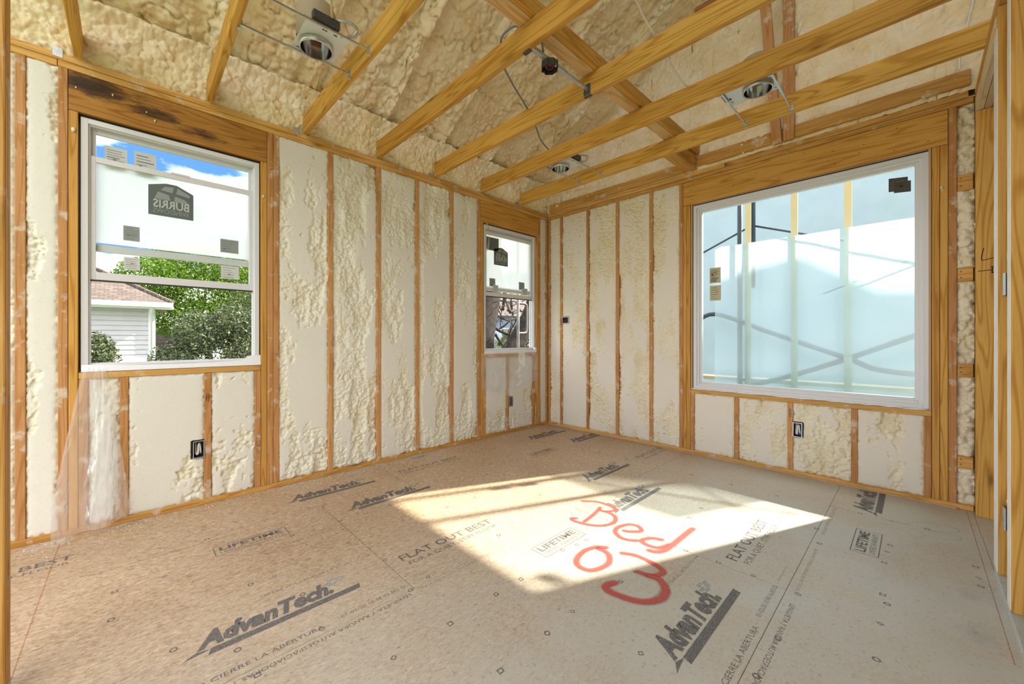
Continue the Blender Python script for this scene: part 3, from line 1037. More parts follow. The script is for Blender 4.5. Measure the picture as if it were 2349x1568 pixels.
window_2, us, ls = hung_window('window_2', 'small white double-hung window near the corner, oak branches outside', fL, -1.093, -0.230, 0.978, 2.436, (1.628, 2.372), (1.700, 2.408))
pane('film', fL, -1.035, -0.290, 1.690, 2.338, 0.0585, M['film_white'], ls, 0.0008)
film_logo(fL, -0.905, -0.680, 2.005, 2.215, 0.0568, window_2)
sticker(fL, -1.030, -0.830, 2.165, 2.318, 0.0568, 'sticker_grey', window_2, 0)
sticker(fL, -0.975, -0.885, 1.745, 1.840, 0.0568, 'sticker_mid', window_2, 5)
sticker(fL, -0.930, -0.845, 1.680, 1.765, 0.0485, 'sticker_pale', window_2, 5)
sticker(fL, -0.490, -0.390, 1.745, 1.840, 0.0568, 'sticker_mid', window_2, 4)
sticker(fL, -0.440, -0.340, 1.680, 1.765, 0.0485, 'sticker_pale', window_2, 5)
bm = bmesh.new()
wbar(bm, fL, (-1.10, -0.004, 0.957), (-0.225, 0.012, 0.992), 0.004)
wbar(bm, fL, (-0.262, -0.006, 0.960), (-0.226, 0.03, 1.02), 0.004)
from_bm('sill_flashing', bm, M['flashing'], window_2)

window_3 = tag(empty('window_3'), 'large white fixed picture window in the right wall', kind='structure')
bm = bmesh.new()
ring(bm, fR, 1.872, 3.466, 0.646, 2.440, 0.030, 0.012, 0.100)
ring(bm, fR, 1.900, 3.438, 0.674, 2.412, 0.024, 0.026, 0.090)
ring(bm, fR, 1.922, 3.416, 0.696, 2.390, 0.020, 0.040, 0.080)
from_bm('frame', bm, M['vinyl'], window_3)
bm = bmesh.new()
ring(bm, fR, 1.866, 3.472, 0.640, 2.452, 0.010, 0.020, 0.099, wb=0.006, wt=0.012)
from_bm('gasket', bm, M['gasket'], window_3)
bm = bmesh.new()
ring(bm, fR, 1.852, 3.477, 0.6375, 2.4555, 0.013, 0.006, 0.098, wb=0.003, wt=0.005)
from_bm('shim', bm, M['liner'], window_3)
pane('pane', fR, 1.940, 3.400, 0.714, 2.372, 0.054, M['glass'], window_3)
sticker(fR, 3.262, 3.362, 2.220, 2.318, 0.0525, 'sticker_dark', window_3, 5, 'sticker_ink', -0.012)
sticker(fR, 3.290, 3.378, 2.205, 2.285, 0.0518, 'sticker_dark', window_3, 0, skew=-0.010)
sticker(fR, 2.010, 2.110, 1.668, 1.816, 0.0525, 'sticker_tan', window_3, 9, 'ink_black')
sticker(fR, 2.012, 2.112, 1.500, 1.645, 0.0525, 'sticker_tan', window_3, 6, 'sticker_ink')
# beads of white sealant along the sill
bm = bmesh.new()
r = random.Random(3)
pts = [(1.86 + 1.60 * k / 40, 0.004 + r.uniform(-0.004, 0.003), 0.644 + r.uniform(-0.003, 0.003)) for k in range(41)]
tube(bm, pts, [0.0035 + r.uniform(0, 0.004) for _ in pts], 6)
from_bm('sealant_bead', bm, M['flashing'], window_3, True)
# ------------------------------------------------------------------ outdoors
GZ = -3.0
plain('lawn', (0.10, 0.14, 0.04), 0.9, var=0.35, bscale=3)
ground = solid('ground', (-60, -50, GZ - 0.3), (60, 60, GZ), M['lawn'])
tag(ground, 'green ground far below outside the windows', kind='structure')

plain('siding_white', (0.55, 0.54, 0.575), 0.55, var=0.03, bscale=4)
plain('trim_white', (0.85, 0.85, 0.86), 0.45)
m, nt, b = new_mat('shingle')
L = nt.links.new
tc = N(nt, 'TexCoord')
br = N(nt, 'TexBrick')
br.inputs['Color1'].default_value = (0.085, 0.064, 0.052, 1)
br.inputs['Color2'].default_value = (0.145, 0.113, 0.093, 1)
br.inputs['Mortar'].default_value = (0.05, 0.037, 0.03, 1)
br.inputs['Scale'].default_value = 1.0
br.inputs['Mortar Size'].default_value = 0.006
br.inputs['Brick Width'].default_value = 0.15
br.inputs['Row Height'].default_value = 0.075
mpp = N(nt, 'Mapping')
mpp.inputs['Rotation'].default_value = (0, 0, math.pi / 2)
L(tc.outputs['Object'], mpp.inputs['Vector']); L(mpp.outputs['Vector'], br.inputs['Vector'])
L(br.outputs['Color'], b.inputs['Base Color'])
b.inputs['Roughness'].default_value = 0.9

# white-sided neighbour seen through the large double-hung window
nb = tag(empty('neighbour_house', (-10, -7, GZ)), 'white clapboard house with brown shingle hip roof outside large double-hung window', 'house')


def child(o):
    o.matrix_parent_inverse = o.parent.matrix_world.inverted()
    return o


bpy.context.view_layer.update()
nb.location = (0, 0, 0)
o = solid('wall', (-13.5, -12.0, GZ), (-10.03, -3.56, 1.88), M['siding_white'], nb)
rowh = 0.118
k = 0
z = 0.62
while z < 1.86:
    vs = []
    for y in (-12.0, -3.66):
        vs += [(-9.985, y, z), (-10.012, y, z + rowh), (-10.035, y, z + rowh), (-10.035, y, z)]
    mesh('clapboard', vs, [(0, 1, 5, 4), (0, 4, 7, 3), (1, 2, 6, 5), (0, 3, 2, 1), (4, 5, 6, 7), (2, 3, 7, 6)], M['siding_white'], nb)
    z += rowh
solid('corner_board', (-10.05, -3.66, GZ), (-9.975, -3.53, 1.88), M['trim_white'], nb, 0.004)
solid('water_table', (-10.02, -12, 0.54), (-9.95, -3.53, 0.62), M['trim_white'], nb, 0.004)
solid('vent', (-10.0, -4.02, 0.42), (-9.96, -3.92, 0.49), M['dark_wood'] if False else M['sticker_dark'], nb)
solid('soffit', (-10.05, -12.3, 1.86), (-9.55, -3.20, 1.90), M['trim_white'], nb, 0.004)
bm = bmesh.new()
tube(bm, [(-9.50, -12.3, 1.93), (-9.50, -3.22, 1.945)], 0.062, 10)
from_bm('gutter', bm, M['trim_white'], nb, True)
bm = bmesh.new()
tube(bm, [(-9.60, -3.60, 1.88), (-9.90, -3.60, 1.76), (-9.93, -3.60, GZ)], 0.045, 8)
from_bm('downspout', bm, M['trim_white'], nb, True)
ez, ex, ey, rr = 1.95, -9.50, -3.22, 3.6
rs = 0.62
v = [(ex, -12.6, ez), (ex, ey, ez), (ex - rr, ey - rr, ez + rr * rs), (ex - rr, -12.6, ez + rr * rs), (-14.2, ey, ez), (-14.2, ey - rr, ez + rr * rs)]
v2 = [(a, b_, c_ + 0.05) for a, b_, c_ in v]
mesh('roof', v + v2, [(6, 7, 8, 9), (7, 10, 11, 8), (0, 3, 2, 1), (1, 2, 5, 4), (0, 1, 7, 6), (1, 4, 10, 7), (3, 9, 8, 2), (2, 8, 11, 5)], M['shingle'], nb)
bm = bmesh.new()
tube(bm, [(ex, ey, ez + 0.06), (ex - rr, ey - rr, ez + rr * rs + 0.06)], 0.05, 6)
from_bm('hip_cap', bm, M['shingle'], nb)

sh = tag(empty('garden_shed'), 'low tan-roofed outbuilding half hidden behind the shrubs', 'shed')
solid('wall', (-21, -4.3, GZ), (-18.4, -2.0, 0.5), M['siding_white'], sh)
mesh('roof', [(-18.0, -4.6, 0.45), (-18.0, -1.7, 0.45), (-19.7, -1.7, 1.75), (-19.7, -4.6, 1.75), (-21.4, -1.7, 0.45), (-21.4, -4.6, 0.45),
              (-18.0, -4.6, 0.40), (-18.0, -1.7, 0.40), (-21.4, -1.7, 0.40), (-21.4, -4.6, 0.40)],
     [(0, 1, 2, 3), (3, 2, 4, 5), (6, 9, 8, 7), (0, 6, 7, 1), (4, 8, 9, 5), (1, 7, 8, 4, 2), (0, 3, 5, 9, 6)], M['shingle'], sh)


def leaf_mat(name, c1, c2, tl):
    m = bpy.data.materials.new(name)
    m.use_nodes = True
    nt = m.node_tree
    b = nt.nodes['Principled BSDF']
    L = nt.links.new
    at = N(nt, 'Attribute', attribute_name='tone')
    r = ramp(nt, [(0.0, c1), (1.0, c2)], at.outputs['Fac'])
    L(r.outputs['Color'], b.inputs['Base Color'])
    b.inputs['Roughness'].default_value = 0.45
    t = N(nt, 'BsdfTranslucent')
    L(r.outputs['Color'], t.inputs['Color'])
    mx = N(nt, 'MixShader', Fac=tl)
    L(b.outputs[0], mx.inputs[1]); L(t.outputs[0], mx.inputs[2])
    L(mx.outputs[0], nt.nodes['Material Output'].inputs['Surface'])
    M[name] = m


leaf_mat('leaf_bright', (0.035, 0.09, 0.006), (0.17, 0.28, 0.018), 0.4)
leaf_mat('leaf_dark', (0.018, 0.034, 0.010), (0.15, 0.18, 0.075), 0.15)
leaf_mat('leaf_olive', (0.03, 0.055, 0.012), (0.12, 0.15, 0.035), 0.3)
plain('bark', (0.024, 0.017, 0.012), 0.95, bump=1.0, bscale=9, var=0.6)
plain('bark_grey', (0.052, 0.041, 0.034), 0.95, bump=0.8, bscale=18, var=0.4)


def foliage(name, blobs, n, size, mat, parent, seed):
    """leaves scattered through ellipsoids, thicker near their skins"""
    rg = np.random.default_rng(seed)
    vol = np.array([b_[3] * b_[4] * b_[5] for b_ in blobs]) ** 0.75
    pick = rg.choice(len(blobs), n, p=vol / vol.sum())
    B = np.array(blobs)[pick]
    d = rg.normal(size=(n, 3)); d /= np.linalg.norm(d, axis=1)[:, None]
    rad = rg.uniform(0.45, 1.0, n) ** 0.6
    P = B[:, :3] + d * rad[:, None] * B[:, 3:6]
    a = rg.normal(size=(n, 3)); a /= np.linalg.norm(a, axis=1)[:, None]
    t = np.cross(a, rg.normal(size=(n, 3))); t /= np.linalg.norm(t, axis=1)[:, None]
    s = size * rg.uniform(0.6, 1.4, n)[:, None]
    fold = np.cross(a, t)
    V = np.stack([P - a * s, P + t * s * 0.42 + fold * s * .12, P + a * s, P - t * s * 0.42 + fold * s * .12], 1).reshape(-1, 3)
    me = bpy.data.meshes.new(name)
    me.vertices.add(n * 4)
    me.vertices.foreach_set('co', V.astype(np.float32).ravel())
    me.loops.add(n * 4)
    me.loops.foreach_set('vertex_index', np.arange(n * 4, dtype=np.int32))
    me.polygons.add(n)
    me.polygons.foreach_set('loop_start', np.arange(0, n * 4, 4, dtype=np.int32))
    me.update(calc_edges=True)
    at = me.attributes.new('tone', 'FLOAT', 'POINT')
    at.data.foreach_set('value', np.repeat(rg.uniform(0, 1, n), 4).astype(np.float32))
    me.materials.append(M[mat])
    o = bpy.data.objects.new(name, me)
    tag(o, kind='stuff')
    return link(o, parent)


def limb(bm, pts, r0, r1, seg=8):
    pts = spline(pts, 5)
    tube(bm, pts, [r0 + (r1 - r0) * i / (len(pts) - 1) for i in range(len(pts))], seg)


def branchy(bm, p, d, length, r, depth, rg, droop=0.0):
    """a limb that bends and forks"""
    pts = [Vector(p)]
    d = Vector(d).normalized()
    for k in range(4):
        d = (d + Vector((rg.uniform(-1, 1), rg.uniform(-1, 1), rg.uniform(-1, 1) - droop)) * 0.38).normalized()
        pts.append(pts[-1] + d * length / 4)
    tube(bm, spline(pts, 3), [r * (1 - 0.55 * i / 12) for i in range(13)], 6 if depth > 1 else 5)
    if depth > 0:
        for k in range(rg.choice((2, 3, 3))):
            q = pts[rg.choice((2, 3, 4))]
            dd = (d + Vector((rg.uniform(-1, 1), rg.uniform(-1, 1), rg.uniform(-0.8, 0.9)))).normalized()
            branchy(bm, q, dd, length * rg.uniform(0.55, 0.8), r * 0.5, depth - 1, rg, droop)


def tree(name, label, base, crown, mat, n, size, seed, trunk_r=0.16, bark='bark_grey', cat='tree', group=None):
    t = tag(empty(name), label, cat, group)
    foliage('foliage', crown, n, size, mat, t, seed)
    bm = bmesh.new()
    rg = random.Random(seed)
    c0 = Vector(crown[0][:3])
    limb(bm, [base, (Vector(base) + c0) / 2 + Vector((0.2, 0.15, 0)), c0], trunk_r, trunk_r * 0.5)
    for c in crown[1:]:
        st = Vector(base).lerp(c0, rg.uniform(0.5, 0.8))
        limb(bm, [st, st.lerp(Vector(c[:3]), 0.5) + Vector((0, 0, 0.2)), c[:3]], trunk_r * 0.45, trunk_r * 0.1, 6)
    from_bm('trunk', bm, M[bark], t, True)
    return t


tree('maple_tree', 'bright green leafy tree behind the white clapboard house', (-17.5, -1.6, GZ),
     [(-17.5, -1.9, 2.9, 2.0, 2.2, 1.5), (-17.0, -3.4, 3.3, 1.5, 1.2, 0.9), (-17.5, 0.0, 2.9, 1.8, 1.6, 1.6), (-16.6, -2.4, 1.9, 1.2, 1.5, 0.8), (-16.6, -0.8, 1.6, 1.2, 1.5, 0.9), (-18.2, -1.6, 4.3, 1.8, 2.2, 0.9), (-16.8, 0.9, 1.9, 1.2, 1.0, 1.2)],
     'leaf_bright', 46000, 0.062, 11, 0.2)
tree('holly_shrub', 'dark leafy shrub at the lower right of large double-hung window', (-7.0, -2.7, GZ),
     [(-7.0, -2.7, 0.4, 0.7, 0.85, 1.2), (-7.0, -2.9, 1.25, 0.5, 0.55, 0.5), (-6.9, -2.35, 1.45, 0.45, 0.5, 0.45), (-7.0, -3.35, 0.5, 0.5, 0.45, 0.6), (-7.0, -2.0, 0.9, 0.6, 0.6, 0.9), (-7.0, -3.7, 0.15, 0.4, 0.4, 0.5)],
     'leaf_dark', 19000, 0.033, 12, 0.08, cat='shrub')
tree('camellia_shrub', 'dark leafy shrub in front of the white clapboard house wall', (-4.9, -4.29, GZ),
     [(-4.9, -4.30, 0.55, 0.38, 0.26, 0.66), (-4.9, -4.37, 0.95, 0.30, 0.25, 0.30), (-4.9, -3.97, 0.36, 0.30, 0.26, 0.34), (-4.9, -4.7, 0.86, 0.4, 0.4, 0.55)],
     'leaf_dark', 10000, 0.025, 13, 0.07, cat='shrub')
tree('olive_tree', 'olive green tree at the right edge behind the dark shrub', (-11.5, -1.0, GZ),
     [(-11.5, -1.4, 1.5, 0.8, 0.8, 1.2), (-11.5, -0.4, 1.9, 1.2, 1.0, 1.5), (-11.5, -1.2, 0.2, 0.9, 0.9, 0.9)], 'leaf_olive', 14000, 0.04, 14, 0.12)

# old oak seen through the small window
oak = tag(empty('oak_tree'), 'gnarled bare-limbed oak with thick leaning trunk outside small window', 'tree')
bm = bmesh.new()
limb(bm, [(-4.6, 2.3, GZ), (-4.9, 2.75, -0.5), (-5.0, 3.0, 1.2), (-5.2, 3.45, 2.4), (-5.6, 3.9, 4.2)], 0.44, 0.30, 14)
limb(bm, [(-5.0, 3.3, GZ), (-5.0, 3.9, 0.2), (-5.0, 4.45, 1.1), (-4.9, 4.95, 2.0), (-4.6, 5.2, 3.5)], 0.34, 0.22, 12)
from_bm('trunk', bm, M['bark'], oak, True)
bm = bmesh.new()
rg = random.Random(21)
for k in range(26):
    z0 = rg.uniform(0.2, 2.4)
    branchy(bm, (-5.6 + rg.uniform(-1.6, 0.5), 3.4 + rg.uniform(0, 2.4), z0), (rg.uniform(-0.6, 0.6), rg.uniform(-0.6, 1), rg.uniform(-0.5, 0.6)), rg.uniform(1.0, 1.9), rg.uniform(0.025, 0.065), 3, rg, 0.15)
from_bm('branches', bm, M['bark_grey'], oak, True)
tree('bay_shrub', 'yellow-green shrub below the oak branches outside small window', (-11.2, 9.5, GZ),
     [(-11.2, 9.3, 0.3, 1.0, 0.9, 0.9), (-11.2, 10.5, 0.5, 1.2, 1.0, 1.2), (-11.2, 8.2, -0.5, 1.0, 1.0, 0.9)], 'leaf_bright', 5000, 0.06, 15, 0.06, cat='shrub')
plain('slate_blue', (0.20, 0.24, 0.36), 0.7, var=0.1, bscale=2)
bh = tag(empty('blue_house'), 'slate blue house glimpsed far behind the oak branches', 'house')
solid('wall', (-22, 8, GZ), (-16, 26, 2.6), M['slate_blue'], bh)
mesh('roof', [(-15.6, 7.6, 2.6), (-15.6, 26.4, 2.6), (-19, 26.4, 5.0), (-19, 7.6, 5.0), (-22.4, 26.4, 2.6), (-22.4, 7.6, 2.6)], [(0, 1, 2, 3), (3, 2, 4, 5), (0, 3, 5), (1, 4, 2), (0, 5, 4, 1)], M['shingle'], bh)
for y in (11, 14, 17, 20):
    solid('window', (-16.02, y, 0.2), (-15.95, y + 1.0, 1.7), M['sticker_dark'], bh)

# scaffold end frame outside the small window
plain('pole_grey', (0.20, 0.19, 0.19), 0.6, 0.0, var=0.3, bscale=6)
sp = tag(empty('pole_scaffold'), 'grey tubular scaffold frame standing outside small window', 'scaffold')
bm = bmesh.new()
tube(bm, [(-1.3, 0.74, GZ), (-1.3, 0.74, 4.0)], 0.024, 10)
from_bm('post', bm, M['pole_grey'], sp, True)
bm = bmesh.new()
tube(bm, spline([(-1.3, 0.74, 1.225), (-1.3, 0.90, 1.228), (-1.3, 0.955, 1.29), (-1.3, 0.96, 1.66), (-1.3, 0.90, 1.725), (-1.3, 0.74, 1.73)], 5), 0.017, 8)
from_bm('step', bm, M['pole_grey'], sp, True)

# scaffold wrapped in translucent sheeting outside the picture window
see_through('wrap', (0.72, 0.87, 0.97), 0.42, back=0.3, gloss=0.05, grough=0.3)
plain('batten_pale', (0.60, 0.64, 0.52), 0.7)
plain('scaffold_blue', (0.035, 0.075, 0.13), 0.55)
sheet = tag(empty('scaffold_sheeting'), 'pale blue translucent sheeting hung on scaffold outside the picture window', 'sheeting')


def hanging(name, x0, x1, z0, z1, y, seed, nx, nz, amp, mat, parent):
    u, v = np.meshgrid(np.linspace(x0, x1, nx), np.linspace(z0, z1, nz), indexing='ij')
    yy = y + amp * fbm(u / 0.5, v / 1.6, seed, 3) + amp * 0.25 * fbm(u / 0.12, v / 0.5, seed + 2, 2)
    verts = np.stack([u, yy, v], -1).reshape(-1, 3).tolist()
    faces = [(i * nz + j, (i + 1) * nz + j, (i + 1) * nz + j + 1, i * nz + j + 1) for i in range(nx - 1) for j in range(nz - 1)]
    return mesh(name, verts, faces, mat, parent, True)


hanging('sheet', 1.72, 3.46, -2.4, 2.22, 1.06, 5, 40, 60, 0.025, M['wrap'], sheet)
for x in (2.06, 2.497, 2.934):
    solid('batten', (x - 0.03, 1.098, -2.3), (x + 0.03, 1.118, 4.3), M['batten_pale'], sheet)
scf = tag(empty('wrapped_scaffold'), 'dark scaffold posts and crossed braces behind translucent sheeting', 'scaffold')


def pole(name, pts, r, parent):
    bm = bmesh.new()
    tube(bm, pts, r, 10)
    return from_bm(name, bm, M['scaffold_blue'], parent, True)


YS = 1.17


def up(x, z):           # a point measured on the sheet, carried back to the poles behind it
    k = (YS + 3.969) / 4.969
    return (3.409 + (x - 3.409) * k, YS, 1.145 + (z - 1.145) * k)


pole('post', [up(2.005, -1.0)[:2] + (GZ,), up(2.005, 3)[:2] + (4.4,)], 0.027, scf)
pole('post', [up(2.135, 0)[:2] + (1.72,), up(2.135, 3)[:2] + (4.4,)], 0.027, scf)
pole('brace', [up(1.2, 2.00), up(2.127, 2.394)], 0.011, scf)
pole('brace', [up(2.127, 2.394), up(3.75, 1.76)], 0.011, scf)
pole('brace', spline([up(1.5, 1.30), up(1.74, 1.424), up(2.30, 1.20), up(2.943, 0.943), up(3.2, 0.84), up(3.8, 0.81)], 6), 0.026, scf)
pole('brace', spline([up(1.6, 0.42), up(2.106, 0.608), up(2.5, 0.75), up(2.943, 0.943), up(3.412, 1.168), up(3.9, 1.36)], 6), 0.026, scf)
pole('brace', [up(2.75, 1.58), up(3.6, 1.93)], 0.008, scf)
board('plank', (1.2, YS + 0.03, 0.63), (5.6, YS + 0.25, 0.67), M['pale_wood'], scf)

# gabled neighbour whose roof shades the sheeting
gh = tag(empty('gabled_house'), 'tall blue-grey gabled house beyond the scaffold sheeting', 'house')
plain('siding_blue', (0.33, 0.43, 0.50), 0.7, var=0.05, bscale=3)
T = 5.0
off = (0.5 * T, 1.15 * T, T)
prof = [(-5.0, -8.0), (-5.0, 0.35), (2.49, 1.98), (3.15, 1.56), (4.4, 1.52), (4.4, -8.0)]
pf = [(x + off[0], 1 + off[1], z + off[2]) for x, z in prof]
pb = [(x, y + 7.0, z) for x, y, z in pf]
k = len(prof)
mesh('wall', pf + pb, [tuple(range(k))[::-1], tuple(range(k, 2 * k))] + [(i, (i + 1) % k, k + (i + 1) % k, k + i) for i in range(k) if i in (0, 4, 5)], M['siding_blue'], gh)
bm = bmesh.new()
for i in (1, 2, 3):
    a, b_ = Vector(pf[i]), Vector(pf[i + 1])
    q = [a + Vector((0, -0.06, -0.13)), b_ + Vector((0, -0.06, -0.13)), b_ + Vector((0, 7.2, -0.13)), a + Vector((0, 7.2, -0.13))]
    lo_ = [bm.verts.new(p) for p in q]
    hi_ = [bm.verts.new(p + Vector((0, 0, 0.08))) for p in q]
    bm.faces.new(lo_[::-1]); bm.faces.new(hi_)
    for s in range(4):
        bm.faces.new((lo_[s], lo_[(s + 1) % 4], hi_[(s + 1) % 4], hi_[s]))
from_bm('roof', bm, M['shingle'], gh)
# ------------------------------------------------------------------ electrical things on the ceiling
plain('pan_white', (0.72, 0.74, 0.74), 0.4, 0.3)
plain('can_cream', (0.42, 0.34, 0.21), 0.5)
plain('socket', (0.35, 0.16, 0.10), 0.5)


def recessed_light(label, cx, cy, bx0, bx1, y0, y1, jx, loop=True, top=2.97):
    """can light between two joists: pan, can with socket, black box, two hanger bars"""
    t = tag(empty('recessed_light'), label, 'light fixture', 'recessed light housings between the joists')
    zp = 2.806
    bm = bmesh.new()
    seg = 32
    xa, xb, ya, yb = bx0 + 0.006, bx1 - 0.006, cy - 0.100, cy + 0.125
    outer, inner = [], []
    for k in range(seg):
        a = 2 * math.pi * k / seg
        c, s = math.cos(a), math.sin(a)
        q = min((xb - cx) / c if c > 1e-6 else ((xa - cx) / c if c < -1e-6 else 9), (yb - cy) / s if s > 1e-6 else ((ya - cy) / s if s < -1e-6 else 9))
        outer.append((cx + c * q, cy + s * q))
        inner.append((cx + 0.0835 * c, cy + 0.0835 * s))
    corners = [(xa, ya), (xb, ya), (xb, yb), (xa, yb)]
    rings = []
    for z in (zp, zp + 0.002):
        rings.append(([bm.verts.new((x, y, z)) for x, y in outer], [bm.verts.new((x, y, z)) for x, y in inner]))
    for (o_, i_), flip in ((rings[0], False), (rings[1], True)):
        for k in range(seg):
            f = (o_[k], o_[(k + 1) % seg], i_[(k + 1) % seg], i_[k])
            bm.faces.new(f if flip else f[::-1])
    for k in range(seg):
        bm.faces.new((rings[0][0][k], rings[0][0][(k + 1) % seg], rings[1][0][(k + 1) % seg], rings[1][0][k]))
    # square corners that the fan of faces cuts off
    for qx, qy in corners:
        near = sorted(range(seg), key=lambda k: (outer[k][0] - qx) ** 2 + (outer[k][1] - qy) ** 2)[:2]
        if (outer[near[0]][0] - qx) ** 2 + (outer[near[0]][1] - qy) ** 2 > 1e-8:
            bm.faces.new([rings[0][0][near[0]], rings[0][0][near[1]], bm.verts.new((qx, qy, zp))])
    pan = from_bm('mounting_pan', bm, M['pan_white'], t)
    r = random.Random(int(cx * 100))
    for k in range(9):
        px_, py_ = r.choice((xa + 0.012, xb - 0.014, xb - 0.03)), r.uniform(ya + 0.02, yb - 0.02)
        if (px_ - cx) ** 2 + (py_ - cy) ** 2 > 0.0095:
            solid('knockout', (px_ - 0.005, py_ - 0.005, zp - 0.0008), (px_ + 0.005, py_ + 0.005, zp - 0.0001), M['dark_steel'], pan)
    mt = Matrix.Translation((cx, cy, 0))
    bm = bmesh.new()
    lathe(bm, [(0.080, 2.775), (0.088, 2.775), (0.088, 2.812), (0.080, 2.812), (0.080, 2.775)], 32, mt)
    from_bm('aperture_ring', bm, M['steel'], t, True)
    bm = bmesh.new()
    lathe(bm, [(0.0795, 2.776), (0.0795, 2.955), (0.070, 2.962), (0.001, 2.962)], 32, mt)
    can = from_bm('reflector', bm, M['reflector'], t, True)
    bm = bmesh.new()
    lathe(bm, [(0.001, 2.862), (0.024, 2.862), (0.026, 2.90), (0.030, 2.958)], 16, mt)
    from_bm('socket', bm, M['socket'], can, True)
    bm = bmesh.new()
    lathe(bm, [(0.102, 2.812), (0.102, top - 0.02), (0.092, top + 0.008), (0.060, top + 0.02), (0.001, top + 0.024)], 32, mt)
    from_bm('can', bm, M['can_cream'], t, True)
    sgn = 1 if jx > cx else -1
    bm = bmesh.new()
    bm_box(bm, (jx - 0.040, cy - 0.075, 2.812), (jx - 0.004, cy + 0.060, 2.856), 0.002)
    from_bm('junction_box', bm, M['dark_steel'], t)
    if loop:
        bm = bmesh.new()
        tube(bm, spline([(jx - 0.01 * sgn, cy + 0.050, 2.86), (jx + 0.01 * sgn, cy + 0.110, 2.87), (jx, cy + 0.150, 2.86), (jx - 0.03 * sgn, cy + 0.135, 2.835), (cx + 0.04 * sgn, cy + 0.085, 2.84)], 6), 0.008, 8)
        from_bm('conduit', bm, M['galvanised'], t, True)
    for bx in (bx0, bx1):
        bm = bmesh.new()
        ym = (y0 + y1) / 2
        bm_box(bm, (bx - 0.006, y0, 2.789), (bx + 0.006, ym + 0.06, 2.799), 0.001)
        bm_box(bm, (bx - 0.0045, ym - 0.06, 2.793), (bx + 0.0045, y1, 2.8035), 0.001)
        hb = from_bm('hanger_bar', bm, M['steel'], t)
        for ye, s in ((y0, 1), (y1, -1)):
            bm = bmesh.new()
            bm_box(bm, (bx - 0.014, ye, 2.782), (bx + 0.014, ye + s * 0.003, 2.822), 0.001)
            bm_box(bm, (bx - 0.009, ye + s * 0.003, 2.800), (bx + 0.009, ye + s * 0.012, 2.816), 0.002)
            bm_box(bm, (bx - 0.012, ye - s * 0.010, 2.7655), (bx + 0.012, ye + s * 0.004, 2.7700), 0.001)
            from_bm('bar_clip', bm, M['galvanised'], hb)
    return t


recessed_light('recessed light can with black box above the large double-hung window', 1.035, -3.215, 0.93, 1.215, JY[5] + 0.020, JY[4] - 0.020, 1.235, top=3.005)
recessed_light('small recessed light can nearest the room corner', 1.005, -0.985, 0.912, 1.19, JY[1] + 0.020, JY[0] - 0.020, 1.21)
recessed_light('recessed light can with white pan above picture window', 2.675, -0.995, 2.485, 2.775, JY[1] + 0.020, JY[0] - 0.020, 2.50, loop=False)

fan = tag(empty('fan_box'), 'octagonal ceiling fan box hung on a steel brace between joists', 'electrical box')
bx, by0, by1 = 1.865, JY[3] + 0.020, JY[2] - 0.020
bm = bmesh.new()
bm_box(bm, (bx - 0.014, by0, 2.800), (bx + 0.014, (by0 + by1) / 2 + 0.06, 2.824), 0.004)
bm_box(bm, (bx - 0.011, (by0 + by1) / 2 - 0.05, 2.803), (bx + 0.011, by1, 2.821), 0.004)
from_bm('brace_bar', bm, M['galvanised'], fan)
for ye, s in ((by0, 1), (by1, -1)):
    bm = bmesh.new()
    bm_box(bm, (bx - 0.026, ye, 2.776), (bx + 0.026, ye + s * 0.003, 2.846), 0.001)
    bm_box(bm, (bx - 0.026, ye - s * 0.022, 2.7655), (bx + 0.026, ye + s * 0.003, 2.7700), 0.001)
    from_bm('end_bracket', bm, M['dark_steel'], fan)
bm = bmesh.new()
mt = Matrix.Translation((bx, -2.155, 0)) @ Matrix.Rotation(math.pi / 8, 4, 'Z')
lathe(bm, [(0.053, 2.762), (0.053, 2.802), (0.001, 2.802)], 8, mt)
lathe(bm, [(0.001, 2.7995), (0.050, 2.7995), (0.050, 2.762), (0.053, 2.762)], 8, mt)
box = from_bm('box', bm, M['dark_steel'], fan)
bm = bmesh.new()
for k in range(5):
    a = k * 1.2
    tube(bm, spline([(bx + 0.03 * math.cos(a), -2.155 + 0.03 * math.sin(a), 2.797), (bx + 0.02 * math.cos(a + 0.8), -2.155 + 0.02 * math.sin(a + 0.8), 2.774), (bx + 0.028 * math.cos(a + 2), -2.155 + 0.028 * math.sin(a + 2), 2.785), (bx, -2.155, 2.797)], 5), 0.0025, 6)
from_bm('wires', bm, M['wire_red'], box, True)
for s in (-1, 1):
    bm = bmesh.new()
    tube(bm, [(bx + s * 0.046, -2.155, 2.757), (bx + s * 0.046, -2.155, 2.776)], 0.004, 8)
    from_bm('screw', bm, M['steel'], box, True)


def cable(name, label, pts, r, mat, group=None, flat=False):
    bm = bmesh.new()
    tube(bm, spline(pts, 8), r, 8)
    o = from_bm(name, bm, M[mat], None, True)
    return tag(o, label, 'cable', group)


cable('electrical_cable', 'dark grey cable looping over the joists to the fan box', [(bx - 0.02, -2.19, 2.815), (bx + 0.03, -2.27, 2.86), (1.83, -2.34, 2.935), (1.765, -2.385, 2.945), (1.67, -2.375, 2.935), (1.60, -2.29, 2.925), (1.508, -2.197, 2.93), (1.409, -2.007, 2.93), (1.30, -1.76, 2.925), (1.17, -1.525, 2.93), (1.045, -1.318, 2.93), (0.98, -1.14, 2.925), (0.98, -1.09, 2.90), (1.02, -1.04, 2.905)], 0.0065, 'cable_grey')
cable('electrical_cable', 'white cable lying across the joists right of the strongback', [(2.37, -2.45, 2.93), (2.356, -2.037, 2.96), (2.338, -1.90, 2.95), (2.332, -1.737, 2.925), (2.289, -1.513, 2.96), (2.265, -1.343, 2.955), (2.275, -1.14, 2.926), (2.33, -1.08, 2.92), (2.46, -1.05, 2.875)], 0.006, 'cable_white')
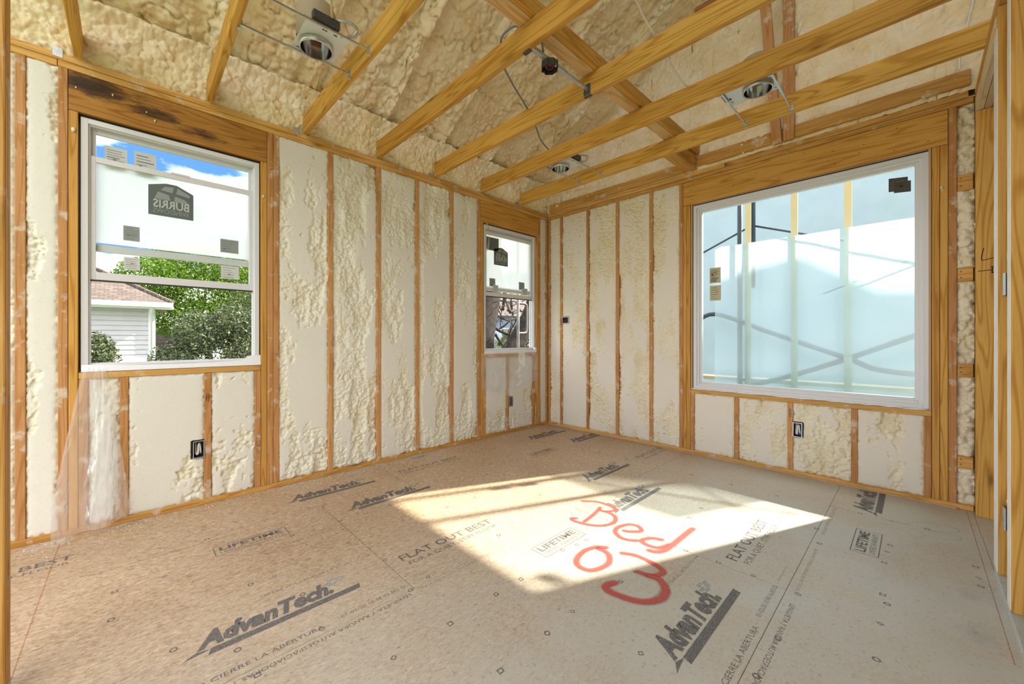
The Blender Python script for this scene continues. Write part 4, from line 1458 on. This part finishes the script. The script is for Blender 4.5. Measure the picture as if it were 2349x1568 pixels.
cable('electrical_cable', 'tan cable arching from the can above large double-hung window to its joist', [(1.235, -3.20, 2.85), (1.36, -3.24, 2.98), (1.47, -3.17, 3.00), (1.47, -3.07, 2.95), (1.44, -2.99, 2.918), (1.52, -2.965, 2.918), (1.75, -2.965, 2.920)], 0.006, 'cable_yellow')
cable('electrical_cable', 'thin white cable hanging in front of gable foam beside partition', [(3.60, -0.070, 2.90), (3.606, -0.064, 3.0), (3.640, -0.060, 3.20), (3.668, -0.06, 3.40), (3.665, -0.07, 3.7)], 0.005, 'cable_white')

# ------------------------------------------------------------------ wall boxes and ties


def wall_box(f, label, u0, u1, z0, z1, depth=0.06, front=-0.004, wires=True, mat='box_blue', name='electrical_box'):
    t = tag(empty(name), label, 'electrical box')
    bm = bmesh.new()
    w = 0.003
    for a, b_ in (((u0, front, z0), (u0 + w, depth, z1)), ((u1 - w, front, z0), (u1, depth, z1)), ((u0, front, z0), (u1, depth, z0 + w)), ((u0, front, z1 - w), (u1, depth, z1)), ((u0, depth - w, z0), (u1, depth, z1))):
        wbar(bm, f, a, b_, 0)
    from_bm('body', bm, M[mat], t)
    bm = bmesh.new()
    ring(bm, f, u0 - 0.002, u1 + 0.002, z0 - 0.002, z1 + 0.002, 0.005, front - 0.001, front + 0.002, bev=0)
    from_bm('rim', bm, M['galvanised'], t)
    if wires:
        bm = bmesh.new()
        um, h = (u0 + u1) / 2, z1 - z0
        wd = (u1 - u0) * 0.22
        tube(bm, spline([f(um - wd, 0.045, z0 + h * 0.9), f(um - wd, 0.020, z0 + h * 0.3), f(um - wd * 0.3, 0.012, z0 + h * 0.22), f(um, 0.014, z0 + h * 0.7), f(um + wd * 0.5, 0.018, z0 + h * 0.8), f(um + wd, 0.020, z0 + h * 0.3), f(um + wd, 0.045, z0 + h * 0.2)], 6), 0.006, 7)
        from_bm('wire_loop', bm, M['cable_white'], t, True)
    return t


# pockets in the foam are pressed back where the boxes sit
wall_box(fL, 'dark outlet box with white wire low under the large double-hung window', -3.668, -3.610, 0.328, 0.440)
wall_box(fR, 'dark outlet box low on the cripple stud under picture window', 2.688, 2.748, 0.322, 0.438)
wall_box(fL, 'grey outlet box under the small window behind plastic', -0.712, -0.655, 0.322, 0.432, wires=False, mat='galvanised')
wb = wall_box(fR, 'black double switch box at mid height beside room corner', 0.243, 0.342, 1.328, 1.406, wires=False)
bm = bmesh.new()
for k in range(4):
    u = 0.258 + k * 0.023
    tube(bm, spline([(u, 0.03, 1.40), (u + 0.006, 0.004, 1.36), (u - 0.004, 0.002, 1.345), (u + 0.004, 0.02, 1.335)], 5), 0.004, 6)
from_bm('wire_loop', bm, M['wire_red'], wb, True)


def fP(u, n, z):        # on the camera side of a partition stud; u runs along X
    return (u, -1.020 - n, z)


for z0, lab in ((1.340, 'switch box with looped white cable on partition stud at chest height'), (0.268, 'outlet box low on the partition stud by the door opening')):
    t = tag(empty('electrical_box'), lab, 'electrical box')
    bm = bmesh.new()
    bm_box(bm, (3.690, -1.118, z0), (3.762, -1.060, z0 + 0.098), 0.003)
    from_bm('body', bm, M['box_blue'], t)
    bm = bmesh.new()
    bm_box(bm, (3.684, -1.120, z0 - 0.002), (3.690, -1.062, z0 + 0.100), 0.001)
    from_bm('rim', bm, M['galvanised'], t)
cable('electrical_cable', 'white cable running down the partition stud to the switch box', [(3.715, -1.088, 1.44), (3.700, -1.100, 1.50), (3.702, -1.115, 1.58), (3.715, -1.085, 1.66), (3.72, -1.080, 1.9), (3.715, -1.080, 2.2), (3.700, -1.098, 2.45), (3.715, -1.085, 2.66)], 0.0055, 'cable_white')
cable('electrical_cable', 'white cable looped over the low outlet box on partition', [(3.715, -1.088, 0.368), (3.698, -1.105, 0.395), (3.702, -1.11, 0.42), (3.72, -1.08, 0.435), (3.73, -1.075, 0.60), (3.73, -1.075, 1.10)], 0.0055, 'cable_white')

for (y, lab) in ((-4.270, 'foam-splashed metal tie on left top plate nearest the camera'), (-3.033, 'metal tie at the top plate right of the large double-hung window'), (-1.807, 'metal tie on left top plate between the two double-hung windows'), (-0.572, 'metal tie on left top plate above the small window')):
    bm = bmesh.new()
    bm_box(bm, (0.0015, y - 0.019, 2.745), (0.0035, y + 0.019, 2.800), 0.0006)
    bm_box(bm, (-0.02, y - 0.019, 2.7985), (0.0035, y + 0.019, 2.8005), 0.0006)
    tag(from_bm('framing_tie', bm, M['galvanised']), lab, 'framing tie', 'metal ties along the left top plate')

# ------------------------------------------------------------------ plastic sheeting


def drape(name, label, fn, nu, nv, mat):
    verts, faces = [], []
    for j in range(nv):
        for i in range(nu):
            verts.append(fn(i / (nu - 1), j / (nv - 1)))
    for j in range(nv - 1):
        for i in range(nu - 1):
            a = j * nu + i
            faces.append((a, a + 1, a + 1 + nu, a + nu))
    o = mesh(name, verts, faces, M[mat], None, True)
    return tag(o, label, 'plastic sheet')


def n1(x, y, s):
    return float(fbm(np.array([x]), np.array([y]), s, 3)[0])


def hang1(u, v):
    # gathered at the sill corner, opening out to the floor
    yl = -4.168 - 0.115 * min(1, v * 1.25) ** 0.9
    yr = -4.085 + 0.115 * v ** 0.8
    y = yl + (yr - yl) * u
    z = 0.975 - v * (0.965 - 0.05 * u)
    cr = 0.014 * n1(u * 14 + v * 5, v * 11, 91) * (0.2 + v) * (1.4 if u > 0.4 else 0.6)
    x = 0.018 + 0.10 * v ** 1.2 * (1 - 0.5 * u) + 0.030 * v * math.sin(u * 9 + v * 2.2) + cr
    return (max(0.006, x), y, max(0.004, z))


drape('plastic_sheet', 'clear crumpled plastic sheet hanging from the left sill corner to floor', hang1, 54, 90, 'poly_sheet')


def hang2(u, v):
    y = -1.150 + 0.925 * u
    z = 0.960 - (0.40 + 0.035 * math.sin(u * 5)) * v
    x = 0.008 + 0.012 * v + 0.006 * n1(u * 9, v * 5, 93) + 0.004 * math.sin(u * 14)
    return (max(0.003, x), y, z)


drape('plastic_sheet', 'thin clear plastic flap hanging under the small window sill', hang2, 40, 24, 'poly_sheet')


def shred(u, v):
    y = -1.085 + 0.055 * math.sin(v * 3.0) + 0.018 * (u - 0.5)
    return (0.010 + 0.012 * math.sin(v * 7 + u), y, 2.45 - 0.33 * v)


drape('plastic_sheet', 'torn white plastic strip dangling at the small window head', shred, 4, 24, 'poly_sheet')

# ------------------------------------------------------------------ marks, beads and crumbs on the timber


def stroke(bm, pts, half, to3):
    """a flat pen stroke along 2-D points"""
    P = [Vector((x, y, 0)) for x, y in pts]
    prev = None
    for i, p in enumerate(P):
        d = (P[min(i + 1, len(P) - 1)] - P[max(i - 1, 0)]).normalized()
        n = Vector((-d.y, d.x, 0)) * half
        a, b_ = bm.verts.new(to3(*(p + n).xy)), bm.verts.new(to3(*(p - n).xy))
        if prev:
            bm.faces.new((prev[0], a, b_, prev[1]))
        prev = (a, b_)


bm = bmesh.new()
on_jack = lambda x, z: (x, -0.0806, z)
stroke(bm, [tuple(p.xy) for p in spline([(3.703, 1.715, 0), (3.695, 1.66, 0), (3.697, 1.637, 0), (3.715, 1.640, 0), (3.748, 1.648, 0)], 5)], 0.0022, on_jack)
stroke(bm, [(3.680, 1.569), (3.742, 1.572)], 0.0022, on_jack)
stroke(bm, [tuple(p.xy) for p in spline([(3.738, 1.592, 0), (3.738, 1.572, 0), (3.737, 1.550, 0)], 3)], 0.0025, on_jack)
stroke(bm, [tuple(p.xy) for p in spline([(3.732, 1.592, 0), (3.752, 1.586, 0), (3.756, 1.572, 0), (3.738, 1.552, 0)], 4)], 0.0025, on_jack)
from_bm('marker_writing', bm, M['ink_black'], far_jack)
hash_ = [([(-3.604, 0.735), (-3.576, 0.742)],), ([(-3.604, 0.722), (-3.576, 0.729)],), ([(-3.597, 0.706), (-3.594, 0.762)],), ([(-3.586, 0.700), (-3.583, 0.760)],)]
bm = bmesh.new()
for (pts,) in hash_:
    stroke(bm, pts, 0.0014, lambda y, z: (0.0006, y, z))
from_bm('marker_writing', bm, M['ink_black'], wall_left)
bm = bmesh.new()
for pts in ([(2.656, 0.520), (2.680, 0.524)], [(2.656, 0.508), (2.680, 0.512)], [(2.663, 0.480), (2.664, 0.550)], [(2.672, 0.480), (2.673, 0.548)]):
    stroke(bm, pts, 0.0014, lambda x, z: (x, -0.0006, z))
from_bm('marker_writing', bm, M['ink_black'], wall_right)

plain('sealant_tan', (0.62, 0.36, 0.19), 0.6, bump=0.6, bscale=60)
r = random.Random(5)
for nm, xa, xb in (('sealant_bead', 0.06, 3.60),):
    pts = [(xa + (xb - xa) * k / 220, -0.006 + r.uniform(-0.005, 0.004), 0.004 + r.uniform(-0.001, 0.003)) for k in range(221)]
    bm = bmesh.new()
    tube(bm, pts, [0.006 + r.uniform(-0.002, 0.004) for _ in pts], 6)
    from_bm(nm, bm, M['sealant_tan'], wall_right, True)

# nails showing on the headers and blocks
bm = bmesh.new()
spots = [(3.612, 2.205), (3.612, 2.155), (3.612, 1.585), (3.612, 1.545), (3.612, 0.945), (3.612, 0.915), (3.612, 0.335), (3.612, 0.300)]
for k in range(10):
    for z in (2.505, 2.545, 2.605, 2.650):
        if r.random() < 0.6:
            spots.append((1.86 + k * 0.18 + r.uniform(-0.02, 0.02), z + r.uniform(-0.01, 0.01)))
for x, z in spots:
    yy = 0.0035 if x > 3.6 else -0.0004
    bm_box(bm, (x - 0.0035, yy - 0.0004, z - 0.0025), (x + 0.0035, yy + 0.001, z + 0.0025))
from_bm('nail_heads', bm, M['ink_black'], wall_right)['kind'] = 'stuff'

# flecks of foam stuck to the timber
bm = bmesh.new()
for (x, y, z, s) in [(3.525, -0.004, 2.168, 0.014), (3.53, -0.004, 2.15, 0.009), (3.672, -0.02, 1.885, 0.012), (3.674, -0.03, 1.87, 0.008), (3.70, -0.083, 2.43, 0.005), (2.33, -0.05, 2.79, 0.012), (3.44, -0.05, 2.80, 0.010), (3.58, -0.045, 2.905, 0.012),
                     (0.004, -4.05, 2.62, 0.007), (0.004, -3.9, 2.575, 0.006), (0.004, -3.86, 2.535, 0.008), (0.004, -4.2, 2.60, 0.006), (0.005, -4.21, 2.35, 0.016), (0.004, -3.26, 2.2, 0.012)]:
    rr_ = bmesh.ops.create_icosphere(bm, subdivisions=1, radius=s)
    for v in rr_['verts']:
        v.co = Vector((x, y, z)) + Vector((v.co.x * 0.6, v.co.y * 0.6, v.co.z * r.uniform(0.8, 1.5)))
o = from_bm('foam_flecks', bm, M['foam_wall'], wall_right, True)
o['kind'] = 'stuff'
# ------------------------------------------------------------------ printing and paint on the subfloor


def print_mat(name, col, wear_lo, wear_hi, strength):
    """ink soaked into board: worn through in flecks"""
    m = bpy.data.materials.new(name)
    m.use_nodes = True
    nt = m.node_tree
    b = nt.nodes['Principled BSDF']
    b.inputs['Base Color'].default_value = (*col, 1)
    b.inputs['Roughness'].default_value = 0.75
    L = nt.links.new
    tc = N(nt, 'TexCoord')
    n1_ = N(nt, 'TexNoise', Scale=220.0, Detail=4.0, Roughness=0.7)
    L(tc.outputs['Object'], n1_.inputs['Vector'])
    rr = ramp(nt, [(wear_lo, (0, 0, 0)), (wear_hi, (strength,) * 3)], n1_.outputs['Fac'])
    tr = N(nt, 'BsdfTransparent')
    mx = N(nt, 'MixShader')
    L(rr.outputs['Color'], mx.inputs[0]); L(tr.outputs[0], mx.inputs[1]); L(b.outputs[0], mx.inputs[2])
    L(mx.outputs[0], nt.nodes['Material Output'].inputs['Surface'])
    M[name] = m


print_mat('stamp_ink', (0.13, 0.13, 0.14), 0.32, 0.52, 0.80)
print_mat('stamp_faint', (0.10, 0.10, 0.11), 0.38, 0.58, 0.70)
print_mat('stamp_blue', (0.30, 0.42, 0.52), 0.42, 0.58, 0.65)
print_mat('chalk_red', (0.50, 0.13, 0.07), 0.36, 0.56, 0.65)
print_mat('pencil', (0.08, 0.07, 0.07), 0.40, 0.58, 0.6)
print_mat('dust_white', (0.80, 0.79, 0.74), 0.47, 0.62, 0.65)
_cache = {}


def text_geom(body, bold=0.0, shear=0.0):
    key = (body, bold, shear)
    if key not in _cache:
        cu = bpy.data.curves.new('t', 'FONT')
        cu.body = body
        cu.shear = shear
        cu.offset = bold
        cu.resolution_u = 2
        ob = bpy.data.objects.new('t', cu)
        COL.objects.link(ob)
        dg = bpy.context.evaluated_depsgraph_get()
        me = bpy.data.meshes.new_from_object(ob.evaluated_get(dg))
        V = np.array([v.co[:2] for v in me.vertices])
        lo, hi = V.min(0), V.max(0)
        V = (V - lo) / (hi - lo)
        _cache[key] = (V, [tuple(p.vertices) for p in me.polygons], (hi - lo))
        bpy.data.objects.remove(ob)
        bpy.data.curves.remove(cu)
        bpy.data.meshes.remove(me)
    return _cache[key]


for t in TEXTS:
    V, F, wh = text_geom(t['body'], t['bold'], t['shear'])
    h = t['size']
    w = t['width'] or h * wh[0] / wh[1]
    o = mesh(t['name'], [t['place'](x * w, y * h) for x, y in V], F, M[t['mat']], t['parent'])


class Stamp:
    """flat print on the floor: x runs along +Y, up runs towards -X"""

    def __init__(self, x, y, flip=False, z=0.0007):
        self.x, self.y, self.flip, self.z = x, y, flip, z
        self.v, self.f = [], []

    def to3(self, a, b):
        if self.flip:
            a, b = -a, -b
        return (self.x - b, self.y + a, self.z)

    def text(self, body, a, b, w, h, bold=0.0, shear=0.0):
        V, F, _ = text_geom(body, bold, shear)
        k = len(self.v)
        self.v += [self.to3(a + p[0] * w, b + p[1] * h) for p in V]
        self.f += [tuple(i + k for i in f) for f in F]
        return self

    def poly(self, pts):
        k = len(self.v)
        self.v += [self.to3(*p) for p in pts]
        self.f.append(tuple(range(k, k + len(pts))))
        return self

    def line(self, pts, half):
        for (x0, y0), (x1, y1) in zip(pts, pts[1:]):
            d = math.hypot(x1 - x0, y1 - y0) or 1
            nx, ny = -(y1 - y0) / d * half, (x1 - x0) / d * half
            self.poly([(x0 + nx, y0 + ny), (x0 - nx, y0 - ny), (x1 - nx, y1 - ny), (x1 + nx, y1 + ny)])
        return self

    def done(self, name, mat='stamp_ink'):
        o = mesh(name, self.v, self.f, M[mat], floor)
        # everything faces up
        bm = bmesh.new()
        bm.from_mesh(o.data)
        for f in bm.faces:
            if f.normal.z < 0:
                f.normal_flip()
        bm.to_mesh(o.data)
        bm.free()
        return o


def logo(x, y, mat='stamp_ink'):
    s = Stamp(x, y)
    s.text('AdvanTech.', -0.030, 0.043, 0.49, 0.105, bold=0.055, shear=0.35)
    s.poly([(0.0, 0.0), (0.555, 0.0), (0.565, 0.034), (0.012, 0.034)])
    s.poly([(-0.030, 0.043), (0.012, 0.030), (-0.075, 0.018)])
    s.done('printed_logo', mat)
    s = Stamp(x, y)
    for a, b in ((0.455, 0.130), (0.480, 0.150), (0.500, 0.122), (0.470, 0.112), (0.515, 0.140)):
        s.poly([(a - 0.022, b - 0.007), (a + 0.014, b - 0.010), (a + 0.022, b + 0.007), (a - 0.014, b + 0.010)])
    s.done('printed_flakes', 'stamp_blue')


for x, y in [(1.630, -3.770), (0.412, -3.130), (0.820, -2.880), (2.858, -2.560), (1.612, -1.300), (2.062, -1.640), (3.250, -0.470), (0.412, -0.690), (0.822, -0.440)]:
    logo(x, y)


def lifetime(x, y):
    s = Stamp(x, y)
    w, h, b = 0.345, 0.112, 0.0022
    s.line([(0, 0), (w, 0)], b).line([(w, 0), (w, h)], b).line([(w, h), (0, h)], b).line([(0, h), (0, 0)], b)
    s.text('LIFETIME', 0.022, 0.050, w - 0.044, 0.046, bold=0.03)
    s.text('LIMITED WARRANTY', 0.022, 0.014, w - 0.044, 0.024)
    s.done('printed_stamp')


for x, y in [(0.855, -3.650), (2.065, -2.412), (3.268, -1.182), (0.862, -1.182)]:
    lifetime(x, y)


def flat_out(x, y, mat='stamp_ink'):
    s = Stamp(x, y)
    s.text('FLAT OUT BEST', 0.0, 0.0, 0.615, 0.056, bold=0.008)
    s.text('TM', 0.622, 0.048, 0.014, 0.008)
    s.text('FOR A QUIET, STIFF FLOOR', 0.015, -0.062, 0.590, 0.038)
    s.done('printed_slogan', mat)


for x, y in [(1.575, -2.970), (2.768, -1.745), (0.362, -4.800), (0.362, -2.330), (1.575, -0.500)]:
    flat_out(x, y)


def small(x, y, body, w, h=0.016, flip=False, mat='stamp_faint'):
    Stamp(x, y, flip).text(body, 0, 0, w, h).done('printed_line', mat)


small(1.405, -3.560, 'SEPARE LOS PANELES 1/8 DE PULG', 0.43, 0.019)
small(2.615, -2.330, 'SEPARE LOS PANELES 1/8 DE PULG', 0.43, 0.019)
small(0.985, -3.480, 'SPACE PANELS 1/8 INCH', 0.40, 0.015)
small(2.230, -2.140, 'SPACE PANELS 1/8 INCH', 0.40, 0.015)
for x, y in ((1.405, -3.115), (2.615, -1.885), (0.985, -3.07)):
    Stamp(x, y).line([(0, 0.008), (0.05, 0.008)], 0.0016).line([(0.036, 0.016), (0.05, 0.008), (0.036, 0.0)], 0.0016).done('printed_arrow', 'stamp_faint')
small(1.775, -3.350, '01-02-20 10:36 02 BO D', 0.285, 0.019, mat='stamp_ink')
small(1.780, -3.930, 'RAS. NO CIERRE LA ABERTURA', 0.51, 0.022, mat='stamp_ink')
small(1.828, -3.075, 'LENGUETA Y RANURA AUTOESPACIADORAS. NO CIERRE', 0.80, 0.020, flip=True, mat='stamp_ink')
small(1.822, -2.560, 'SELF-SPACING TONGUE & GROOVE, DO NOT CLOSE GAP', 0.46, 0.017, flip=True)
small(1.740, -2.990, 'Performance Flooring', 0.16, 0.012)
small(2.963, -2.120, '01-02-20 10:40 16 BO D', 0.285, 0.019, mat='stamp_ink')
small(2.975, -2.720, 'RAS. NO CIERRE LA ABERTURA', 0.53, 0.022, mat='stamp_ink')
small(3.028, -1.930, 'LENGUETA Y RANURA AUTOESPACIADORAS. NO CIERRE', 0.80, 0.020, flip=True, mat='stamp_ink')
small(3.020, -1.300, 'SELF-SPACING TONGUE & GROOVE, DO NOT CLOSE GAP', 0.55, 0.017, flip=True)
small(2.960, -1.780, 'Performance Flooring', 0.16, 0.012)
small(3.018, -0.580, 'SELF-SPACING TONGUE & GROOVE', 0.50, 0.017, flip=True)
small(0.575, -3.620, 'SELF-SPACING TONGUE & GROOVE, DO NOT CLOSE GAP', 0.62, 0.015)
small(0.630, -3.520, 'LENGUETA Y RANURA AUTOESPACIADORAS', 0.60, 0.015, flip=True)

marks = [(1.51, -3.858), (0.893, -4.023), (0.899, -3.854), (1.132, -4.028), (1.256, -3.571), (1.258, -3.474), (1.49, -3.655), (2.108, -3.052), (2.405, -2.644), (2.411, -2.812), (2.412, -3.058), (2.105, -3.295),
         (2.102, -2.801), (2.101, -2.642), (2.711, -2.642), (1.674, -3.689), (1.85, -3.662), (1.779, -3.431), (2.542, -1.826), (2.705, -1.823), (2.86, -1.82), (3.319, -1.636), (3.302, -1.563), (3.307, -1.815), (3.308, -2.065),
         (3.292, -1.218), (3.297, -1.066), (3.305, -0.962), (3.612, -0.942), (3.613, -1.069), (3.613, -1.163), (0.885, -3.30), (0.885, -3.46), (1.50, -3.42), (1.81, -3.06), (1.20, -3.10), (0.60, -3.03), (0.90, -3.03), (1.50, -3.03),
         (2.08, -2.30), (2.10, -2.20), (2.105, -2.12), (1.20, -2.44), (1.20, -2.20), (0.90, -2.44), (1.20, -1.83), (0.90, -1.83), (1.50, -1.83), (2.40, -1.42), (2.40, -1.22), (2.70, -1.22), (2.40, -0.61), (2.10, -0.61), (2.70, -0.61),
         (1.50, -0.62), (1.20, -0.62), (3.30, -0.56), (3.15, -0.56), (3.45, -0.55), (0.45, -3.66), (0.60, -3.66), (0.45, -2.41), (0.90, -2.70), (3.03, -2.45), (3.04, -2.20), (3.04, -1.83), (3.03, -1.22), (2.99, -1.02), (1.78, -2.95), (1.72, -2.44), (2.44, -2.32), (2.45, -2.20)]
s = Stamp(0, 0)
for k, (x, y) in enumerate(marks):
    kk = k % 3
    r0, r1 = 0.0125, 0.0072
    n = (16, 4, 4)[kk]
    a0 = (0, math.pi / 4, 0)[kk]
    if kk == 1:
        r0, r1 = 0.0155, 0.0090
    for i in range(n):
        a, b = a0 + 2 * math.pi * i / n, a0 + 2 * math.pi * (i + 1) / n
        base = len(s.v)
        s.v += [(x + r0 * math.cos(a), y + r0 * math.sin(a), 0.0009), (x + r0 * math.cos(b), y + r0 * math.sin(b), 0.0009), (x + r1 * math.cos(b), y + r1 * math.sin(b), 0.0009), (x + r1 * math.cos(a), y + r1 * math.sin(a), 0.0009)]
        s.f.append((base, base + 1, base + 2, base + 3))
s.done('printed_nail_marks')['kind'] = 'stuff'

# chalk snap lines and pencil scrawls
s = Stamp(0, 0)
for p, q, hw in (((-4.255, -0.10), (-4.262, -2.4), 0.0016), ((-0.02, -3.636), (-1.75, -3.647), 0.0016), ((-0.02, -3.664), (-0.93, -3.673), 0.0016)):
    s.line([p, q], hw)
s.done('chalk_line', 'chalk_red')
s = Stamp(0, 0)
for pts in ([(-3.52, -0.40), (-3.42, -0.385), (-3.30, -0.43), (-3.34, -0.48), (-3.46, -0.46), (-3.55, -0.43)], [(-3.40, -0.50), (-3.30, -0.47), (-3.22, -0.52), (-3.30, -0.55)],
            [(-0.55, -3.35), (-0.46, -3.42), (-0.40, -3.50), (-0.42, -3.58), (-0.50, -3.56), (-0.58, -3.46)], [(-0.62, -3.36), (-0.58, -3.44), (-0.52, -3.56), (-0.60, -3.58), (-0.66, -3.50)], [(-0.75, -3.40), (-0.68, -3.44), (-0.62, -3.42)], [(-4.02, -0.30), (-4.0, -0.36), (-3.97, -0.40)]):
    s.line([tuple(p.xy) for p in spline([(a, b, 0) for a, b in pts], 6)], 0.0013)
s.done('pencil_scrawl', 'pencil')

# trodden foam dust
rg = random.Random(9)
s = Stamp(0, 0, z=0.0005)
for (x, y, rx, ry, n) in [(3.585, -1.28, 0.05, 0.06, 5), (3.56, -1.62, 0.07, 0.11, 6), (0.06, -4.30, 0.05, 0.09, 6), (0.05, -3.95, 0.03, 0.16, 5), (0.06, -3.0, 0.04, 0.22, 6), (0.07, -2.5, 0.04, 0.2, 5), (0.07, -1.9, 0.06, 0.25, 6), (0.10, -1.75, 0.10, 0.10, 5), (0.28, -1.92, 0.14, 0.03, 4), (0.9, -3.72, 0.02, 0.02, 1), (2.28, -3.0, 0.10, 0.012, 2), (2.55, -2.95, 0.06, 0.01, 2), (1.33, -4.05, 0.02, 0.03, 1)]:
    for k in range(n):
        cx_, cy_ = x + rg.uniform(-1, 1) * rx * 0.6, y + rg.uniform(-1, 1) * ry * 0.6
        pts = []
        for i in range(14):
            a = 2 * math.pi * i / 14
            q = rg.uniform(0.35, 0.75)
            pts.append((cy_ + ry * q * math.sin(a), -(cx_ + rx * q * math.cos(a))))
        s.poly(pts)
        s.z += 0.00002
s.done('foam_dust', 'dust_white')['kind'] = 'stuff'

# crumbs of foam swept against the wall
n = 900
rgn = np.random.default_rng(4)
xs = np.abs(rgn.normal(0, 0.10, n)) + 0.008
ys = rgn.uniform(-4.4, -0.05, n)
far = rgn.random(n) < 0.12
xs[far] = rgn.uniform(0.1, 3.6, far.sum())
V, F = [], []
for i in range(n):
    q = rgn.uniform(0.0012, 0.0042) * (0.6 if far[i] else 1)
    a = rgn.uniform(0, 6.3)
    b0 = len(V)
    for k in range(3):
        V.append((xs[i] + q * math.cos(a + k * 2.1), ys[i] + q * math.sin(a + k * 2.1), 0.0003))
    V.append((xs[i], ys[i], 0.0003 + q * 1.1))
    F += [(b0, b0 + 1, b0 + 3), (b0 + 1, b0 + 2, b0 + 3), (b0 + 2, b0, b0 + 3)]
o = mesh('foam_crumbs', V, F, M['foam_wall'])
tag(o, 'pale crumbs of spray foam scattered on the floor along the left wall', 'crumbs', kind='stuff')

# ------------------------------------------------------------------ red spray paint: Bed 3
m = bpy.data.materials.new('spray_paint')
m.use_nodes = True
nt = m.node_tree
b = nt.nodes['Principled BSDF']
b.inputs['Base Color'].default_value = (0.56, 0.085, 0.075, 1)
b.inputs['Roughness'].default_value = 0.55
L = nt.links.new
at = N(nt, 'Attribute', attribute_name='across')
tc = N(nt, 'TexCoord')
nz = N(nt, 'TexNoise', Scale=260.0, Detail=3.0, Roughness=0.7)
L(tc.outputs['Object'], nz.inputs['Vector'])
sub = N(nt, 'MapRange')
sub.inputs['From Min'].default_value = 0.98
sub.inputs['From Max'].default_value = 0.12
L(at.outputs['Fac'], sub.inputs['Value'])
ad = N(nt, 'Math', operation='MULTIPLY_ADD')
ad.inputs[1].default_value = 0.9
ad.inputs[2].default_value = -0.45
L(nz.outputs['Fac'], ad.inputs[0])
sm = N(nt, 'Math', operation='ADD')
L(sub.outputs['Result'], sm.inputs[0]); L(ad.outputs[0], sm.inputs[1])
rr = ramp(nt, [(0.12, (0, 0, 0)), (0.80, (0.90, 0.90, 0.90))], sm.outputs[0])
gate = N(nt, 'Math', operation='MULTIPLY')
gate2 = N(nt, 'MapRange'); gate2.inputs['From Min'].default_value = 1.0; gate2.inputs['From Max'].default_value = 0.85
L(at.outputs['Fac'], gate2.inputs['Value'])
L(rr.outputs['Color'], gate.inputs[0]); L(gate2.outputs['Result'], gate.inputs[1])
tr = N(nt, 'BsdfTransparent')
mx = N(nt, 'MixShader')
L(gate.outputs[0], mx.inputs[0]); L(tr.outputs[0], mx.inputs[1]); L(b.outputs[0], mx.inputs[2])
L(mx.outputs[0], nt.nodes['Material Output'].inputs['Surface'])
M['spray_paint'] = m

STROKES = [[(1.778, -1.699), (1.852, -1.637), (1.944, -1.628), (2.017, -1.648), (1.985, -1.722), (1.941, -1.735)],
           [(1.985, -1.722), (2.062, -1.744), (2.101, -1.823), (2.076, -1.906), (2.019, -1.953), (1.953, -1.976), (1.904, -1.979), (1.886, -1.962), (1.904, -1.944)],
           [(1.923, -1.700), (1.949, -1.810), (1.967, -1.943)],
           [(2.200, -1.870), (2.236, -1.849), (2.270, -1.798), (2.232, -1.760), (2.179, -1.778), (2.153, -1.859), (2.172, -1.922), (2.227, -1.955), (2.274, -1.947), (2.309, -1.919)],
           [(2.400, -1.810), (2.355, -1.834), (2.328, -1.885), (2.340, -1.914), (2.383, -1.922), (2.429, -1.904), (2.458, -1.834)],
           [(2.473, -1.553), (2.470, -1.683), (2.468, -1.823), (2.462, -1.910), (2.437, -1.954), (2.406, -1.967)],
           [(2.228, -2.111), (2.188, -2.143), (2.166, -2.225), (2.185, -2.316), (2.228, -2.358), (2.281, -2.353), (2.312, -2.305), (2.319, -2.230), (2.284, -2.168), (2.242, -2.146), (2.210, -2.150)],
           [(2.318, -2.096), (2.373, -2.067), (2.447, -2.064), (2.513, -2.081), (2.545, -2.105), (2.541, -2.140), (2.512, -2.179), (2.462, -2.191)],
           [(2.513, -2.181), (2.558, -2.176), (2.599, -2.207), (2.624, -2.250), (2.626, -2.307), (2.597, -2.362), (2.552, -2.396), (2.490, -2.415), (2.446, -2.420), (2.420, -2.413), (2.410, -2.387), (2.424, -2.351)]]
widths = [0.019, 0.019, 0.018, 0.020, 0.021, 0.024, 0.022, 0.021, 0.025]
paint = tag(empty('paint_lettering', parent=floor), 'red spray-painted letters Bed O 3')
for si, (pts, hw) in enumerate(zip(STROKES, widths)):
    P = spline([(x, y, 0) for x, y in pts], 9)
    # rounded ends
    hw *= 1.18
    V, F, A = [], [], []
    cols = [-1, -0.7, -0.35, 0, 0.35, 0.7, 1]
    d0 = (P[1] - P[0]).normalized()
    d1 = (P[-1] - P[-2]).normalized()
    P = [P[0] - d0 * hw * q for q in (1.0, 0.7, 0.35)] + P + [P[-1] + d1 * hw * q for q in (0.35, 0.7, 1.0)]
    ends = [1.0, 0.7, 0.35] + [0] * (len(P) - 6) + [0.35, 0.7, 1.0]
    for i, p in enumerate(P):
        d = (P[min(i + 1, len(P) - 1)] - P[max(i - 1, 0)]).normalized()
        nrm = Vector((-d.y, d.x, 0))
        for c_ in cols:
            q = p + nrm * hw * c_
            V.append((q.x, q.y, 0.0012 + 0.00012 * si))
            A.append(min(1.0, math.hypot(c_, ends[i])))
    k = len(cols)
    for i in range(len(P) - 1):
        for j in range(k - 1):
            a = i * k + j
            F.append((a, a + 1, a + 1 + k, a + k))
    o = mesh('paint_stroke', V, F, m, paint)
    at_ = o.data.attributes.new('across', 'FLOAT', 'POINT')
    at_.data.foreach_set('value', np.array(A, np.float32))
